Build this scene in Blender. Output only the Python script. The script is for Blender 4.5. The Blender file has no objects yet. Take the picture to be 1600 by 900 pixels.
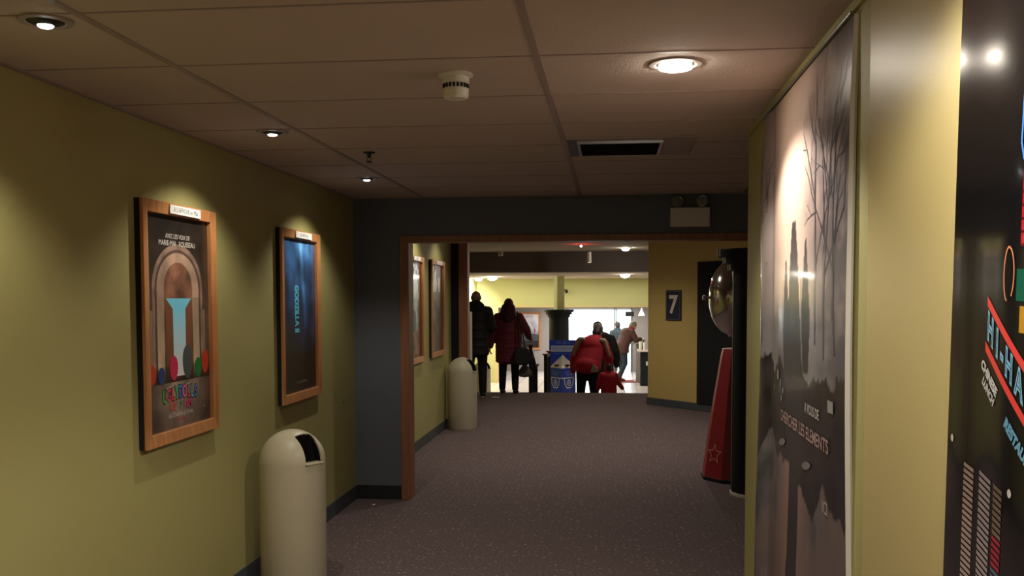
import bpy, bmesh, math, random
from mathutils import Vector, Matrix, noise, Euler
random.seed(7)
SC = bpy.context.scene
COL = SC.collection
R = math.radians
PI = math.pi

def srgb(c):
    out = []
    for v in c[:3]:
        v = v / 255.0
        out.append(v / 12.92 if v <= 0.04045 else ((v + 0.055) / 1.055) ** 2.4)
    return (out[0], out[1], out[2], 1.0)

# ------------------------------------------------------------------ camera
F = 1500.0
HE = 1.6
cam_d = bpy.data.cameras.new('camera')
cam = bpy.data.objects.new('camera', cam_d); COL.objects.link(cam)
cam.location = (0, 0, HE)
cam_d.sensor_width = 36.0
cam_d.lens = F / 1600.0 * 36.0
cam_d.clip_start = 0.02
cam.rotation_euler = (R(87.0), R(0.15), R(5.93))
cam_d.shift_x = 0.0
cam_d.shift_y = 0.059
SC.camera = cam
# ------------------------------------------------------------------ world, exposure
w = bpy.data.worlds.new('world'); SC.world = w; w.use_nodes = True
w.node_tree.nodes['Background'].inputs[0].default_value = (0.05, 0.045, 0.04, 1)
w.node_tree.nodes['Background'].inputs[1].default_value = 0.3
SC.view_settings.view_transform = 'Standard'
SC.view_settings.look = 'None'
SC.view_settings.exposure = 0.0
SC.view_settings.gamma = 1.0
SC.view_settings.use_curve_mapping = False
SC.cycles.max_bounces = 7
SC.cycles.diffuse_bounces = 5
SC.cycles.caustics_reflective = False
SC.cycles.caustics_refractive = False
SC.cycles.sample_clamp_indirect = 4.0
SC.cycles.use_denoising = True
WARM = (1.0, 0.94, 0.80)
POW_LEFT = 27.5      # wall washing downlights
POW_RIGHT = 75.0
POW_BACK = 70.0
POW_SIDE = 26.0
POW_MID = 58.0
POW_LOBBY = 75.0
POW_FAR = 420.0

def area_light(name, loc, size, power, color=(1, 1, 1), rot=(0, 0, 0), size_y=None):
    d = bpy.data.lights.new(name, 'AREA'); d.energy = power; d.color = color
    d.shape = 'RECTANGLE'; d.size = size; d.size_y = size_y or size
    o = bpy.data.objects.new(name, d); COL.objects.link(o)
    o.location = loc; o.rotation_euler = rot
    return o
# unseen area lights added to brighten the lobby, vestibule and foyer
area_light('lobby_fill_light', (-0.6, 27.2, 1.36), 2.6, POW_FAR * .3, (1, .98, .95), size_y=2.6)
area_light('vestibule_fill_light', (-0.4, 30.3, 1.9), 3.2, POW_FAR, (.86, .97, 1.0), size_y=1.6)
area_light('foyer_fill_light', (-0.8, 23.4, 2.07), 4.4, POW_LOBBY, (1, .97, .9), size_y=2.0)

# ------------------------------------------------------------------ materials
def mat(name, col, rough=0.6, metal=0.0, emit=0.0, ecol=None, bump=0.0, bscale=200.0, var=0.0, vscale=8.0, spec=0.5, trans=0.0, alpha=1.0, coat=0.0):
    m = bpy.data.materials.new(name); m.use_nodes = True
    nt = m.node_tree; b = nt.nodes['Principled BSDF']
    c = srgb(col)
    b.inputs['Base Color'].default_value = c
    b.inputs['Roughness'].default_value = rough
    b.inputs['Metallic'].default_value = metal
    b.inputs['Specular IOR Level'].default_value = spec
    b.inputs['Coat Weight'].default_value = coat
    if trans: b.inputs['Transmission Weight'].default_value = trans
    if alpha < 1: b.inputs['Alpha'].default_value = alpha
    if emit:
        b.inputs['Emission Color'].default_value = srgb(ecol or col)
        b.inputs['Emission Strength'].default_value = emit
    if var or bump:
        tc = nt.nodes.new('ShaderNodeTexCoord')
    if var:
        n = nt.nodes.new('ShaderNodeTexNoise'); n.inputs['Scale'].default_value = vscale
        n.inputs['Detail'].default_value = 4
        nt.links.new(tc.outputs['Object'], n.inputs['Vector'])
        mx = nt.nodes.new('ShaderNodeMix'); mx.data_type = 'RGBA'
        mx.inputs[6].default_value = tuple(x * (1 - var) for x in c[:3]) + (1,)
        mx.inputs[7].default_value = tuple(min(1, x * (1 + var)) for x in c[:3]) + (1,)
        nt.links.new(n.outputs['Fac'], mx.inputs[0])
        nt.links.new(mx.outputs[2], b.inputs['Base Color'])
    if bump:
        n2 = nt.nodes.new('ShaderNodeTexNoise'); n2.inputs['Scale'].default_value = bscale
        nt.links.new(tc.outputs['Object'], n2.inputs['Vector'])
        bp = nt.nodes.new('ShaderNodeBump'); bp.inputs['Strength'].default_value = bump
        bp.inputs['Distance'].default_value = 0.004
        nt.links.new(n2.outputs['Fac'], bp.inputs['Height'])
        nt.links.new(bp.outputs['Normal'], b.inputs['Normal'])
    return m

def wood_mat(name, c1, c2, rough=0.4, axis='Z'):
    m = bpy.data.materials.new(name); m.use_nodes = True
    nt = m.node_tree; b = nt.nodes['Principled BSDF']
    tc = nt.nodes.new('ShaderNodeTexCoord'); mp = nt.nodes.new('ShaderNodeMapping')
    mp.inputs['Scale'].default_value = (30, 30, 2.5) if axis == 'Z' else (2.5, 30, 30)
    n = nt.nodes.new('ShaderNodeTexNoise'); n.inputs['Scale'].default_value = 1.5; n.inputs['Detail'].default_value = 5
    r = nt.nodes.new('ShaderNodeValToRGB')
    r.color_ramp.elements[0].position = .3; r.color_ramp.elements[1].position = .7
    r.color_ramp.elements[0].color = srgb(c1); r.color_ramp.elements[1].color = srgb(c2)
    nt.links.new(tc.outputs['Object'], mp.inputs[0]); nt.links.new(mp.outputs[0], n.inputs['Vector'])
    nt.links.new(n.outputs['Fac'], r.inputs[0]); nt.links.new(r.outputs[0], b.inputs['Base Color'])
    b.inputs['Roughness'].default_value = rough
    return m

def carpet_mat():
    m = bpy.data.materials.new('carpet'); m.use_nodes = True
    nt = m.node_tree; b = nt.nodes['Principled BSDF']; L = nt.links.new
    tc = nt.nodes.new('ShaderNodeTexCoord')
    mp = nt.nodes.new('ShaderNodeMapping'); mp.inputs['Scale'].default_value = (1.0, 2.2, 1)
    L(tc.outputs['Object'], mp.inputs[0])
    n = nt.nodes.new('ShaderNodeTexNoise'); n.inputs['Scale'].default_value = 55; n.inputs['Detail'].default_value = 3
    L(mp.outputs[0], n.inputs['Vector'])
    r = nt.nodes.new('ShaderNodeValToRGB'); e = r.color_ramp.elements
    e[0].position = .35; e[0].color = srgb((88, 74, 76)); e[1].position = .65; e[1].color = srgb((124, 106, 106))
    L(n.outputs['Fac'], r.inputs[0])
    v = nt.nodes.new('ShaderNodeTexVoronoi'); v.inputs['Scale'].default_value = 22
    L(mp.outputs[0], v.inputs['Vector'])
    lt = nt.nodes.new('ShaderNodeMath'); lt.operation = 'LESS_THAN'; lt.inputs[1].default_value = .2
    L(v.outputs['Distance'], lt.inputs[0])
    sep = nt.nodes.new('ShaderNodeSeparateColor'); L(v.outputs['Color'], sep.inputs[0])
    gt = nt.nodes.new('ShaderNodeMath'); gt.operation = 'GREATER_THAN'; gt.inputs[1].default_value = .55
    L(sep.outputs[0], gt.inputs[0])
    mu = nt.nodes.new('ShaderNodeMath'); mu.operation = 'MULTIPLY'; L(lt.outputs[0], mu.inputs[0]); L(gt.outputs[0], mu.inputs[1])
    mx = nt.nodes.new('ShaderNodeMix'); mx.data_type = 'RGBA'
    L(mu.outputs[0], mx.inputs[0]); L(r.outputs[0], mx.inputs[6]); mx.inputs[7].default_value = srgb((172, 158, 146))
    L(mx.outputs[2], b.inputs['Base Color'])
    b.inputs['Roughness'].default_value = 0.95; b.inputs['Specular IOR Level'].default_value = .15
    bp = nt.nodes.new('ShaderNodeBump'); bp.inputs['Strength'].default_value = .6; bp.inputs['Distance'].default_value = .006
    n3 = nt.nodes.new('ShaderNodeTexNoise'); n3.inputs['Scale'].default_value = 170; L(tc.outputs['Object'], n3.inputs['Vector'])
    L(n3.outputs['Fac'], bp.inputs['Height']); L(bp.outputs['Normal'], b.inputs['Normal'])
    return m

def tile_mat():
    m = bpy.data.materials.new('lobby_tile'); m.use_nodes = True
    nt = m.node_tree; b = nt.nodes['Principled BSDF']; L = nt.links.new
    tc = nt.nodes.new('ShaderNodeTexCoord'); br = nt.nodes.new('ShaderNodeTexBrick')
    br.offset = 0; br.inputs['Scale'].default_value = 1.0
    br.inputs['Brick Width'].default_value = .6; br.inputs['Row Height'].default_value = .6; br.inputs['Mortar Size'].default_value = .006
    br.inputs['Color1'].default_value = srgb((205, 195, 190)); br.inputs['Color2'].default_value = srgb((214, 206, 200)); br.inputs['Mortar'].default_value = srgb((140, 128, 122))
    L(tc.outputs['Object'], br.inputs['Vector']); L(br.outputs['Color'], b.inputs['Base Color'])
    b.inputs['Roughness'].default_value = .25
    return m

def print_mat(name, rough, coat=0.0):
    m = bpy.data.materials.new(name); m.use_nodes = True
    nt = m.node_tree; b = nt.nodes['Principled BSDF']
    a = nt.nodes.new('ShaderNodeVertexColor'); a.layer_name = 'Col'
    nt.links.new(a.outputs[0], b.inputs['Base Color'])
    b.inputs['Roughness'].default_value = rough
    b.inputs['Coat Weight'].default_value = coat; b.inputs['Coat Roughness'].default_value = .08
    return m

M = {}
M['wall'] = mat('olive_paint', (170, 162, 104), .55, bump=.12, bscale=260)
M['panel'] = mat('yellow_satin_paint', (190, 172, 118), .38, bump=.08, bscale=240)
M['awall'] = mat('mustard_paint', (205, 176, 106), .6, bump=.1, bscale=260)
M['blue'] = mat('slate_blue_paint', (100, 104, 116), .6, bump=.12, bscale=260)
M['ceil'] = mat('ceiling_tile', (198, 182, 172), .9, bump=.35, bscale=120, var=.05, vscale=3)
M['ceil2'] = mat('lobby_ceiling_paint', (190, 176, 160), .9)
M['tbar'] = mat('ceiling_grid_metal', (158, 142, 134), .5)
M['soffit'] = mat('grey_soffit_paint', (108, 100, 96), .8)
M['ypaint'] = mat('lime_yellow_paint', (184, 182, 122), .6)
M['grey'] = mat('warm_grey_paint', (150, 143, 138), .7)
M['white'] = mat('white_paint', (235, 240, 240), .6)
M['carpet'] = carpet_mat()
M['tile'] = tile_mat()
M['base'] = mat('grey_vinyl_base', (72, 78, 82), .5)
M['baseblk'] = mat('black_vinyl_base', (32, 33, 35), .5)
M['wood'] = wood_mat('varnished_oak', (172, 112, 66), (204, 142, 90), .35)
M['btrim'] = mat('beige_trim_paint', (196, 176, 120), .5)
M['trimwood'] = wood_mat('reddish_door_trim', (140, 92, 66), (160, 108, 78), .45)
M['print'] = print_mat('printed_poster', .35, .3)
M['vinyl'] = print_mat('glossy_vinyl_print', .30, .12)
M['neonvinyl'] = print_mat('glossy_black_vinyl', .16, 1.0)
M['black'] = mat('black_satin', (22, 25, 29), .6, spec=.3)
M['blackgl'] = mat('black_gloss', (16, 16, 18), .22)
M['blackmat'] = mat('black_matte', (12, 12, 13), .8)
M['cream'] = mat('cream_enamel', (196, 186, 160), .42)
M['chrome'] = mat('chrome', (200, 195, 190), .12, 1.0)
M['red'] = mat('red_enamel', (150, 18, 40), .4)
M['redb'] = mat('red_fabric', (176, 24, 44), .8, bump=.3, bscale=60)
M['cloudy'] = mat('white_plastic', (226, 222, 210), .45)
M['bulb'] = mat('lit_bulb', (255, 255, 255), .5, emit=110, ecol=(255, 244, 225))
M['bulbsm'] = mat('lit_small_bulb', (255, 255, 255), .5, emit=18, ecol=(245, 248, 255))
M['steel'] = mat('brushed_steel', (170, 176, 178), .3, .9)
M['darkmetal'] = mat('dark_metal', (40, 38, 38), .4, .6)
M['glass'] = mat('clear_glass', (240, 250, 250), .03, trans=1.0)
M['paper'] = mat('white_paper', (235, 232, 226), .8)
M['skin'] = mat('skin', (205, 150, 128), .55)
M['hairbr'] = mat('dark_brown_hair', (46, 30, 28), .6, bump=.5, bscale=90)
M['hairred'] = mat('dark_auburn_hair', (62, 26, 28), .55, bump=.5, bscale=90)
M['hairgr'] = mat('grey_hair', (150, 140, 132), .7, bump=.5, bscale=90)
M['coatblk'] = mat('black_puffer_fabric', (30, 28, 29), .65, bump=.3, bscale=30)
M['maroon'] = mat('maroon_puffer_fabric', (122, 44, 56), .65, bump=.3, bscale=30)
M['beige'] = mat('beige_fabric', (178, 160, 142), .8)
M['brownj'] = mat('brown_jacket_fabric', (86, 54, 46), .8)
M['jeans'] = mat('blue_denim', (44, 56, 68), .85)
M['pants'] = mat('black_trousers', (17, 17, 19), .8)
M['shoe'] = mat('dark_shoe_leather', (24, 20, 20), .5)
M['shoered'] = mat('brown_red_shoe', (92, 40, 40), .5)
M['bluebox'] = mat('blue_card', (28, 66, 190), .5)
M['mesh_grey'] = mat('grey_bag_fabric', (100, 92, 92), .8)
M['teal'] = mat('dark_teal_coat', (34, 58, 66), .8)

# ------------------------------------------------------------------ geometry helpers
class MB:
    def __init__(s): s.bm = bmesh.new()
    def _add(s, verts, faces, mtx=None):
        vs = [s.bm.verts.new((mtx @ Vector(v)) if mtx else v) for v in verts]
        for f in faces:
            try: s.bm.faces.new([vs[i] for i in f])
            except ValueError: pass
        return s
    def box(s, x0, x1, y0, y1, z0, z1, mtx=None):
        v = [(x0,y0,z0),(x1,y0,z0),(x1,y1,z0),(x0,y1,z0),(x0,y0,z1),(x1,y0,z1),(x1,y1,z1),(x0,y1,z1)]
        return s._add(v, [(3,2,1,0),(4,5,6,7),(0,1,5,4),(1,2,6,5),(2,3,7,6),(3,0,4,7)], mtx)
    def lathe(s, prof, seg=40, mtx=None, a0=0, a1=2*PI):
        full = abs(a1 - a0 - 2*PI) < 1e-6
        n = seg if full else seg + 1
        vs = []
        for r_, z in prof:
            for i in range(n):
                a = a0 + (a1-a0) * i / seg
                vs.append((r_*math.cos(a), r_*math.sin(a), z))
        fs = []
        for k in range(len(prof)-1):
            for i in range(seg):
                j = (i+1) % n
                fs.append((k*n+i, k*n+j, (k+1)*n+j, (k+1)*n+i))
        s._add(vs, fs, mtx)
        bmesh.ops.remove_doubles(s.bm, verts=s.bm.verts, dist=1e-6)
        return s
    def tube(s, pts, r, seg=10, r2=None):
        pts = [Vector(p) for p in pts]; n = len(pts); rings = []
        up = Vector((0, 0, 1))
        for i, p in enumerate(pts):
            d = (pts[min(i+1, n-1)] - pts[max(i-1, 0)]).normalized()
            a = d.cross(up)
            if a.length < 1e-3: a = d.cross(Vector((1, 0, 0)))
            a.normalize(); b = d.cross(a).normalized()
            rr = r if r2 is None else r + (r2-r)*i/(n-1)
            rings.append([p + a*rr*math.cos(t*2*PI/seg) + b*rr*math.sin(t*2*PI/seg) for t in range(seg)])
        vs = [v for q in rings for v in q]; fs = []
        for k in range(n-1):
            for i in range(seg):
                j = (i+1) % seg
                fs.append((k*seg+i, k*seg+j, (k+1)*seg+j, (k+1)*seg+i))
        fs.append(tuple(range(seg))[::-1]); fs.append(tuple((n-1)*seg+i for i in range(seg)))
        return s._add(vs, fs)
    def prism(s, pts, y0, y1, mtx=None):      # outline in x,z
        n = len(pts)
        vs = [(x, y0, z) for x, z in pts] + [(x, y1, z) for x, z in pts]
        fs = [tuple(range(n)), tuple(range(n, 2*n))[::-1]] + [(i, i+n, (i+1) % n + n, (i+1) % n) for i in range(n)]
        return s._add(vs, fs, mtx)
    def sphere(s, c, r, seg=20, rz=None, rot=None):
        if not hasattr(r, '__len__'): r = (r, r, r)
        m = Matrix.Translation(c) @ (rot.to_matrix().to_4x4() if rot else Matrix()) @ Matrix.Diagonal((r[0], r[1], r[2], 1))
        bmesh.ops.create_uvsphere(s.bm, u_segments=seg, v_segments=seg//2+2, radius=1, matrix=m)
        return s
    def capsule(s, p0, r0, p1, r1, seg=14):
        p0 = Vector(p0); p1 = Vector(p1)
        s.sphere(p0, r0, seg); s.sphere(p1, r1, seg)
        s.tube([p0, p1], r0, seg, r1)
        return s
    def build(s, name, m, parent=None, smooth=False, bevel=0.0, loc=None, rot=None):
        bmesh.ops.recalc_face_normals(s.bm, faces=s.bm.faces)
        me = bpy.data.meshes.new(name); s.bm.to_mesh(me); s.bm.free()
        if m: me.materials.append(m)
        if smooth:
            for p in me.polygons: p.use_smooth = True
            try: me.set_sharp_from_angle(angle=R(40))
            except Exception: pass
        o = bpy.data.objects.new(name, me); COL.objects.link(o)
        if bevel:
            b = o.modifiers.new('Bevel', 'BEVEL'); b.width = bevel; b.segments = 2; b.limit_method = 'ANGLE'
        if parent: o.parent = parent
        if loc: o.location = loc
        if rot: o.rotation_euler = rot
        return o

def tag(o, label=None, cat=None, group=None, kind=None):
    if label: o['label'] = label
    if cat: o['category'] = cat
    if group: o['group'] = group
    if kind: o['kind'] = kind
    return o
def thing(name, loc, rz, label, cat, group=None):
    o = bpy.data.objects.new(name, None); COL.objects.link(o)
    o.location = loc; o.rotation_euler = (0, 0, rz); o.empty_display_size = .1
    return tag(o, label, cat, group)
def kids(o): return [c for c in COL.objects if c.parent == o]
def copy_tree(o, parent=None):
    c = o.copy(); COL.objects.link(c); c.parent = parent
    for ch in kids(o): copy_tree(ch, c)
    return c
def struct(name, mb, m, **k): return tag(mb.build(name, m, **k), kind='structure')

_tc = {}
def text_polys(txt, size, bold=0.0):
    key = (txt, size, bold)
    if key not in _tc:
        cu = bpy.data.curves.new('t', 'FONT'); cu.body = txt; cu.size = size; cu.offset = bold; cu.resolution_u = 3
        cu.align_x = 'CENTER'; cu.align_y = 'CENTER'
        o = bpy.data.objects.new('t', cu); COL.objects.link(o)
        me = bpy.data.meshes.new_from_object(o)
        ps = [[(me.vertices[i].co.x, me.vertices[i].co.y) for i in p.vertices] for p in me.polygons]
        bpy.data.objects.remove(o); bpy.data.curves.remove(cu); bpy.data.meshes.remove(me)
        _tc[key] = ps
    return _tc[key]

class Art:
    """flat printed artwork in x (right) and z (up), facing -y; one mesh with printed colours"""
    def __init__(s): s.f = []
    def grid(s, x0, z0, x1, z1, nx, nz, fn, layer=0):
        cols = [[fn(x0+(x1-x0)*i/nx, z0+(z1-z0)*j/nz) for j in range(nz+1)] for i in range(nx+1)]
        for i in range(nx):
            for j in range(nz):
                xa, xb = x0+(x1-x0)*i/nx, x0+(x1-x0)*(i+1)/nx; za, zb = z0+(z1-z0)*j/nz, z0+(z1-z0)*(j+1)/nz
                s.f.append(([(xa, za), (xb, za), (xb, zb), (xa, zb)], layer, [cols[i][j], cols[i+1][j], cols[i+1][j+1], cols[i][j+1]]))
    def poly(s, pts, c, layer=1): s.f.append((pts, layer, [c]*len(pts)))
    def rect(s, x0, z0, x1, z1, c, layer=1): s.poly([(x0, z0), (x1, z0), (x1, z1), (x0, z1)], c, layer)
    def line(s, pts, wd, c, layer=2):
        for (a, b) in zip(pts[:-1], pts[1:]):
            d = Vector((b[0]-a[0], b[1]-a[1])); n = Vector((-d.y, d.x)).normalized()*wd/2; e = d.normalized()*wd*.3
            s.poly([(a[0]-e.x+n.x, a[1]-e.y+n.y), (a[0]-e.x-n.x, a[1]-e.y-n.y), (b[0]+e.x-n.x, b[1]+e.y-n.y), (b[0]+e.x+n.x, b[1]+e.y+n.y)], c, layer)
            layer += .1
    def text(s, t, cx, cz, size, c, layer=3, ang=0.0, sx=1.0, sz=1.0, bold=0.0, shear=0.0):
        ca, sa = math.cos(ang), math.sin(ang)
        for p in text_polys(t, size, bold):
            q = []
            for x, z in p:
                x *= sx; z = z*sz + x*shear
                q.append((cx + x*ca - z*sa, cz + x*sa + z*ca))
            s.poly(q, c, layer)
    def build(s, name, m, parent, mapfn=None, step=.0005, loc=None):
        mapfn = mapfn or (lambda x, z, d: (x, -d, z))
        vs, fs, cs, idx = [], [], [], {}
        for pts, ly, c in s.f:
            f = []
            for (x, z) in pts:
                k = (round(x, 5), round(z, 5), ly) if ly == 0 else None
                if k is not None and k in idx: f.append(idx[k]); continue
                vs.append(mapfn(x, z, ly*step)); f.append(len(vs)-1)
                if k is not None: idx[k] = len(vs)-1
            fs.append(f); cs.extend(c)
        me = bpy.data.meshes.new(name); me.from_pydata(vs, [], fs); me.update()
        at = me.color_attributes.new('Col', 'FLOAT_COLOR', 'CORNER')
        flat = []
        for c in cs:
            v = srgb([max(0, min(255, q)) for q in c]); flat.extend((v[0], v[1], v[2], 1.0))
        at.data.foreach_set('color', flat)
        me.materials.append(m)
        o = bpy.data.objects.new(name, me); COL.objects.link(o)
        for p in me.polygons: p.use_smooth = True
        if parent: o.parent = parent
        if loc: o.location = loc
        return o

def lerp(a, b, t):
    t = max(0., min(1., t)); return tuple(a[i]+(b[i]-a[i])*t for i in range(3))
def fbm(x, z, sc=1.0, seed=0.0, o=4): return noise.fractal((x*sc+seed, z*sc, seed*1.7), 1.0, 2.0, o)
def mul(c, k): return tuple(q*k for q in c)

# ================================================================== ROOM SHELL
XL, XR = -2.03, .645
H1, H2, H3 = 2.385, 2.50, 2.10
YD = 7.45                    # doorway plane
struct('floor', MB().box(-4, 4, -2.6, 16.2, -.2, 0), M['carpet'])
stair = MB()
for k in range(3): stair.box(-3.5, 3.5, 16.2+.3*k, 17.1, -.62, -.155*(k+1))
struct('floor_stairs', stair, M['carpet'])
struct('floor_lobby', MB().box(-6, 6, 16.2, 33, -.82, -.62), M['tile'])
struct('wall_left', MB().box(XL-.15, XL, -2.6, YD, 0, H1), M['wall'])
struct('wall_back', MB().box(XL-.15, 2.5, -2.75, -2.6, 0, H1), M['wall'])
wr = struct('wall_right', MB().box(XR, XR+.9, -2.6, 4.7, 0, H1), M['wall'])
struct('wall_right_alcove', MB().box(2.2, 2.35, 4.7, YD, 0, H1), M['wall'])
# satin panel standing proud of the right wall beside the banner
struct('wall_right_panel', MB().box(XR-.020, XR, -2.6, 2.455, 0, H1), M['panel'], bevel=.004)
struct('trim_ceiling_right', MB().box(XR-.012, XR, 2.46, 4.69, H1-.028, H1), M['wall'])
# ceiling of the near corridor and its grid
struct('ceiling', MB().box(XL-.15, 2.5, -2.75, YD, H1, H1+.05), M['ceil'])
tb = MB()
for x in (-1.465, -.245, .975):
    tb.box(x-.012, x+.012, -2.6, YD, H1-.004, H1+.004)
y = 3.15-.605*9
while y < YD:
    tb.box(XL, 2.2, y-.005, y+.005, H1-.002, H1+.004); y += .605
tb.box(XL, XL+.02, -2.6, YD, H1-.006, H1+.002)
struct('trim_ceiling_grid', tb, M['tbar'])
# doorway wall
dw = MB()
OX0, OX1, OZ = -1.60, 1.45, 2.05
dw.box(XL, OX0-.001, YD, YD+.15, 0, H1+.2).box(OX1, 2.5, YD, YD+.15, 0, H1+.2).box(OX0-.001, OX1, YD, YD+.15, OZ, H1+.2)
struct('wall_doorway', dw, M['blue'])
tr = MB()
tr.box(OX0-.058, OX0+.012, YD-.018, YD+.165, 0, OZ+.04).box(OX0+.012, OX1-.012, YD-.018, YD+.165, OZ-.012, OZ+.04).box(OX1-.012, OX1+.058, YD-.018, YD+.165, 0, OZ+.04)
struct('trim_doorway', tr, M['trimwood'], bevel=.003)
# second corridor
struct('wall_left_second', MB().box(XL-.15, XL, YD+.15, 12.05, 0, H2), M['wall'])
struct('wall_second_opening', MB().box(-3.52, -1.93, 12.05, 12.2, 0, H2), M['blackmat'])
struct('trim_second_opening', MB().box(-1.93, -1.815, 12.04, 12.22, 0, H2), M['trimwood'], bevel=.003)
struct('wall_right_second', MB().box(3.3, 3.45, YD+.15, 12.5, 0, H2), M['wall'])
struct('ceiling_second', MB().box(-3.7, 3.6, YD+.15, 18.75, H2, H2+.06), M['ceil2'])
struct('wall_soffit', MB().box(-3.7, 3.6, 18.75, 18.9, H3, H2+.06), M['soffit'])
struct('ceiling_lobby', MB().box(-3.7, 3.6, 18.9, 25, H3, H3+.06), M['ceil2'])
struct('wall_left_lobby', MB().box(-3.67, -3.52, 12.2, 25, -.62, H2), M['ypaint'])
struct('wall_right_lobby', MB().box(3.3, 3.45, 14.5, 29.4, -.62, H2), M['ypaint'])
fa = MB(); fa.box(-3.67, -3.07, 25, 25.15, -.62, H3).box(-3.07, 3.3, 25, 25.15, 1.40, H3)
struct('wall_lobby_fascia', fa, M['ypaint'])
ft = MB(); ft.box(-3.07, 3.3, 24.98, 25.17, 1.355, 1.40).box(-3.07, -2.96, 24.98, 25.17, -.62, 1.355)
struct('trim_lobby_opening', ft, M['btrim'])
# angled auditorium wall
P0, P1 = Vector((.54, 14.5, 0)), Vector((3.45, 11.08, 0))
dv = (P1-P0).normalized(); AA = math.atan2(dv.y, dv.x); LEN = (P1-P0).length
AM = Matrix.Translation(P0) @ Matrix.Rotation(AA, 4, 'Z')
struct('wall_auditorium', MB().box(0, LEN, 0, .3, 0, H2, AM), M['awall'])
struct('baseboard_auditorium', MB().box(-.002, LEN, -.012, 0, 0, .11, AM).box(-.012, 0, -.012, .3, 0, .11, AM), M['base'])
s0 = 1.04
struct('door_1', MB().box(s0, s0+1.3, -.03, -.0, .112, 2.10, AM), M['blackmat'], bevel=.004)
# inner lobby room
bw = MB()
bw.box(-3.67, -1.32, 29, 29.15, -.62, 2.0).box(.60, 3.3, 29, 29.15, -.62, 2.0).box(-1.32, .60, 29, 29.15, 1.27, 2.0)
struct('wall_far', bw, M['grey'])
struct('wall_left_far', MB().box(-3.67, -3.52, 25.15, 29.15, -.62, 2.0), M['grey'])
struct('ceiling_far', MB().box(-3.7, 3.5, 25.15, 29.15, 1.75, 1.82), M['white'])
vb = MB(); vb.box(-3, 2.4, 31.6, 31.75, -.62, 2.2).box(-3.15, -3, 29.15, 31.75, -.62, 2.2).box(2.4, 2.55, 29.15, 31.75, -.62, 2.2)
struct('wall_vestibule', vb, M['white'])
struct('ceiling_vestibule', MB().box(-3.15, 2.55, 29.15, 31.75, 2.1, 2.2), M['white'])
# baseboards
struct('baseboard_left', MB().box(XL, XL+.008, -2.6, YD, 0, .11), M['base'])
struct('baseboard_doorway', MB().box(XL+.008, OX0-.06, YD-.008, YD, 0, .11), M['baseblk'])
struct('baseboard_left_second', MB().box(XL, XL+.008, YD+.165, 12.05, 0, .11), M['base'])
struct('baseboard_right', MB().box(XR-.006, XR, 2.5, 4.7, 0, .11), M['base'])
struct('baseboard_second_opening', MB().box(-2.04, -1.94, 12.04, 12.05, 0, .11), M['baseblk'])
# storefront glass of the far opening
wd = struct('window_1', MB().box(-1.32, .60, 29.04, 29.05, -.62, 1.27), M['glass'])
mull = MB()
for x in (-1.31, .59): mull.box(x-.025, x+.025, 29.0, 29.09, -.62, 1.27)
mull.box(-1.33, .61, 29.0, 29.09, 1.23, 1.27)
struct('window_frame', mull, M['steel'])

# ================================================================== LAMPS
def downlight(loc, label, power, spot=R(95), r=.055, aim=None, tilt_vis=False, bulb='bulbsm', group='recessed ceiling lamps', blend=.7, col=WARM, lens=.022):
    t = thing('recessed_lamp', loc, 0, label, 'ceiling lamp', group)
    MB().lathe([(r, -.006), (r+.018, -.004), (r+.020, .0), (r, .002), (r-.006, -.002), (r, -.006)], 36).build('trim_ring', M['tbar'], t, smooth=True)
    MB().lathe([(r, 0), (r*.9, -.004), (r*.55, -.012), (lens*1.05, -.014)], 36).build('eyeball', M['darkmetal'], t, smooth=True)
    MB().sphere((0, 0, -.013), (lens, lens, lens*.62 if group.startswith('foyer') else .009), 20).build('bulb', M[bulb], t, smooth=True)
    d = bpy.data.lights.new('lamp_light', 'SPOT'); d.energy = power; d.spot_size = spot; d.spot_blend = blend
    d.color = col; d.shadow_soft_size = .025 if lens < .03 else .05
    o = bpy.data.objects.new('lamp_light', d); COL.objects.link(o); o.parent = t; o.location = (0, 0, -.04 if not group.startswith('foyer') else -.16)
    a = aim or Vector((0, 0, -1))
    o.rotation_euler = Vector(a).to_track_quat('-Z', 'Y').to_euler()
    return t
lz = H1-.001
LAB = {2.60: 'recessed wall-washing lamp at the upper left corner, nearest in the left row',
       4.42: 'small recessed lamp in the ceiling above the arch poster',
       6.17: 'small recessed lamp in the ceiling above the blue poster, farthest of the left row'}
for yy in (-1.0, .80, 2.60, 4.42, 6.17):
    if yy in LAB:
        t = downlight((-1.59, yy, lz), LAB[yy], POW_LEFT, R(124), aim=(-.08, 0, -1), blend=.55)
    else:
        t = downlight((-1.59, yy, lz), 'recessed wall-washing lamp %s the viewpoint along the left wall' % ('behind' if yy < 0 else 'above'), POW_LEFT, R(124), aim=(-.08, 0, -1), blend=.55, group='lamps behind the viewpoint')
t = downlight((.21, 3.31, lz), 'big bright recessed ceiling lamp beside the hanging tree banner', POW_RIGHT, R(134), r=.07, aim=(0, 0, -1), blend=.3, bulb='bulb', lens=.058)
for yy in (1.45, -.4):
    downlight((.213, yy, lz), 'recessed ceiling lamp near the black neon banner, %s the viewpoint' % ('behind' if yy < 0 else 'just ahead of'), POW_BACK, R(152), r=.07, aim=(0, 0, -1), blend=.4, bulb='bulb', lens=.058, group='lamps behind the viewpoint')
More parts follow.
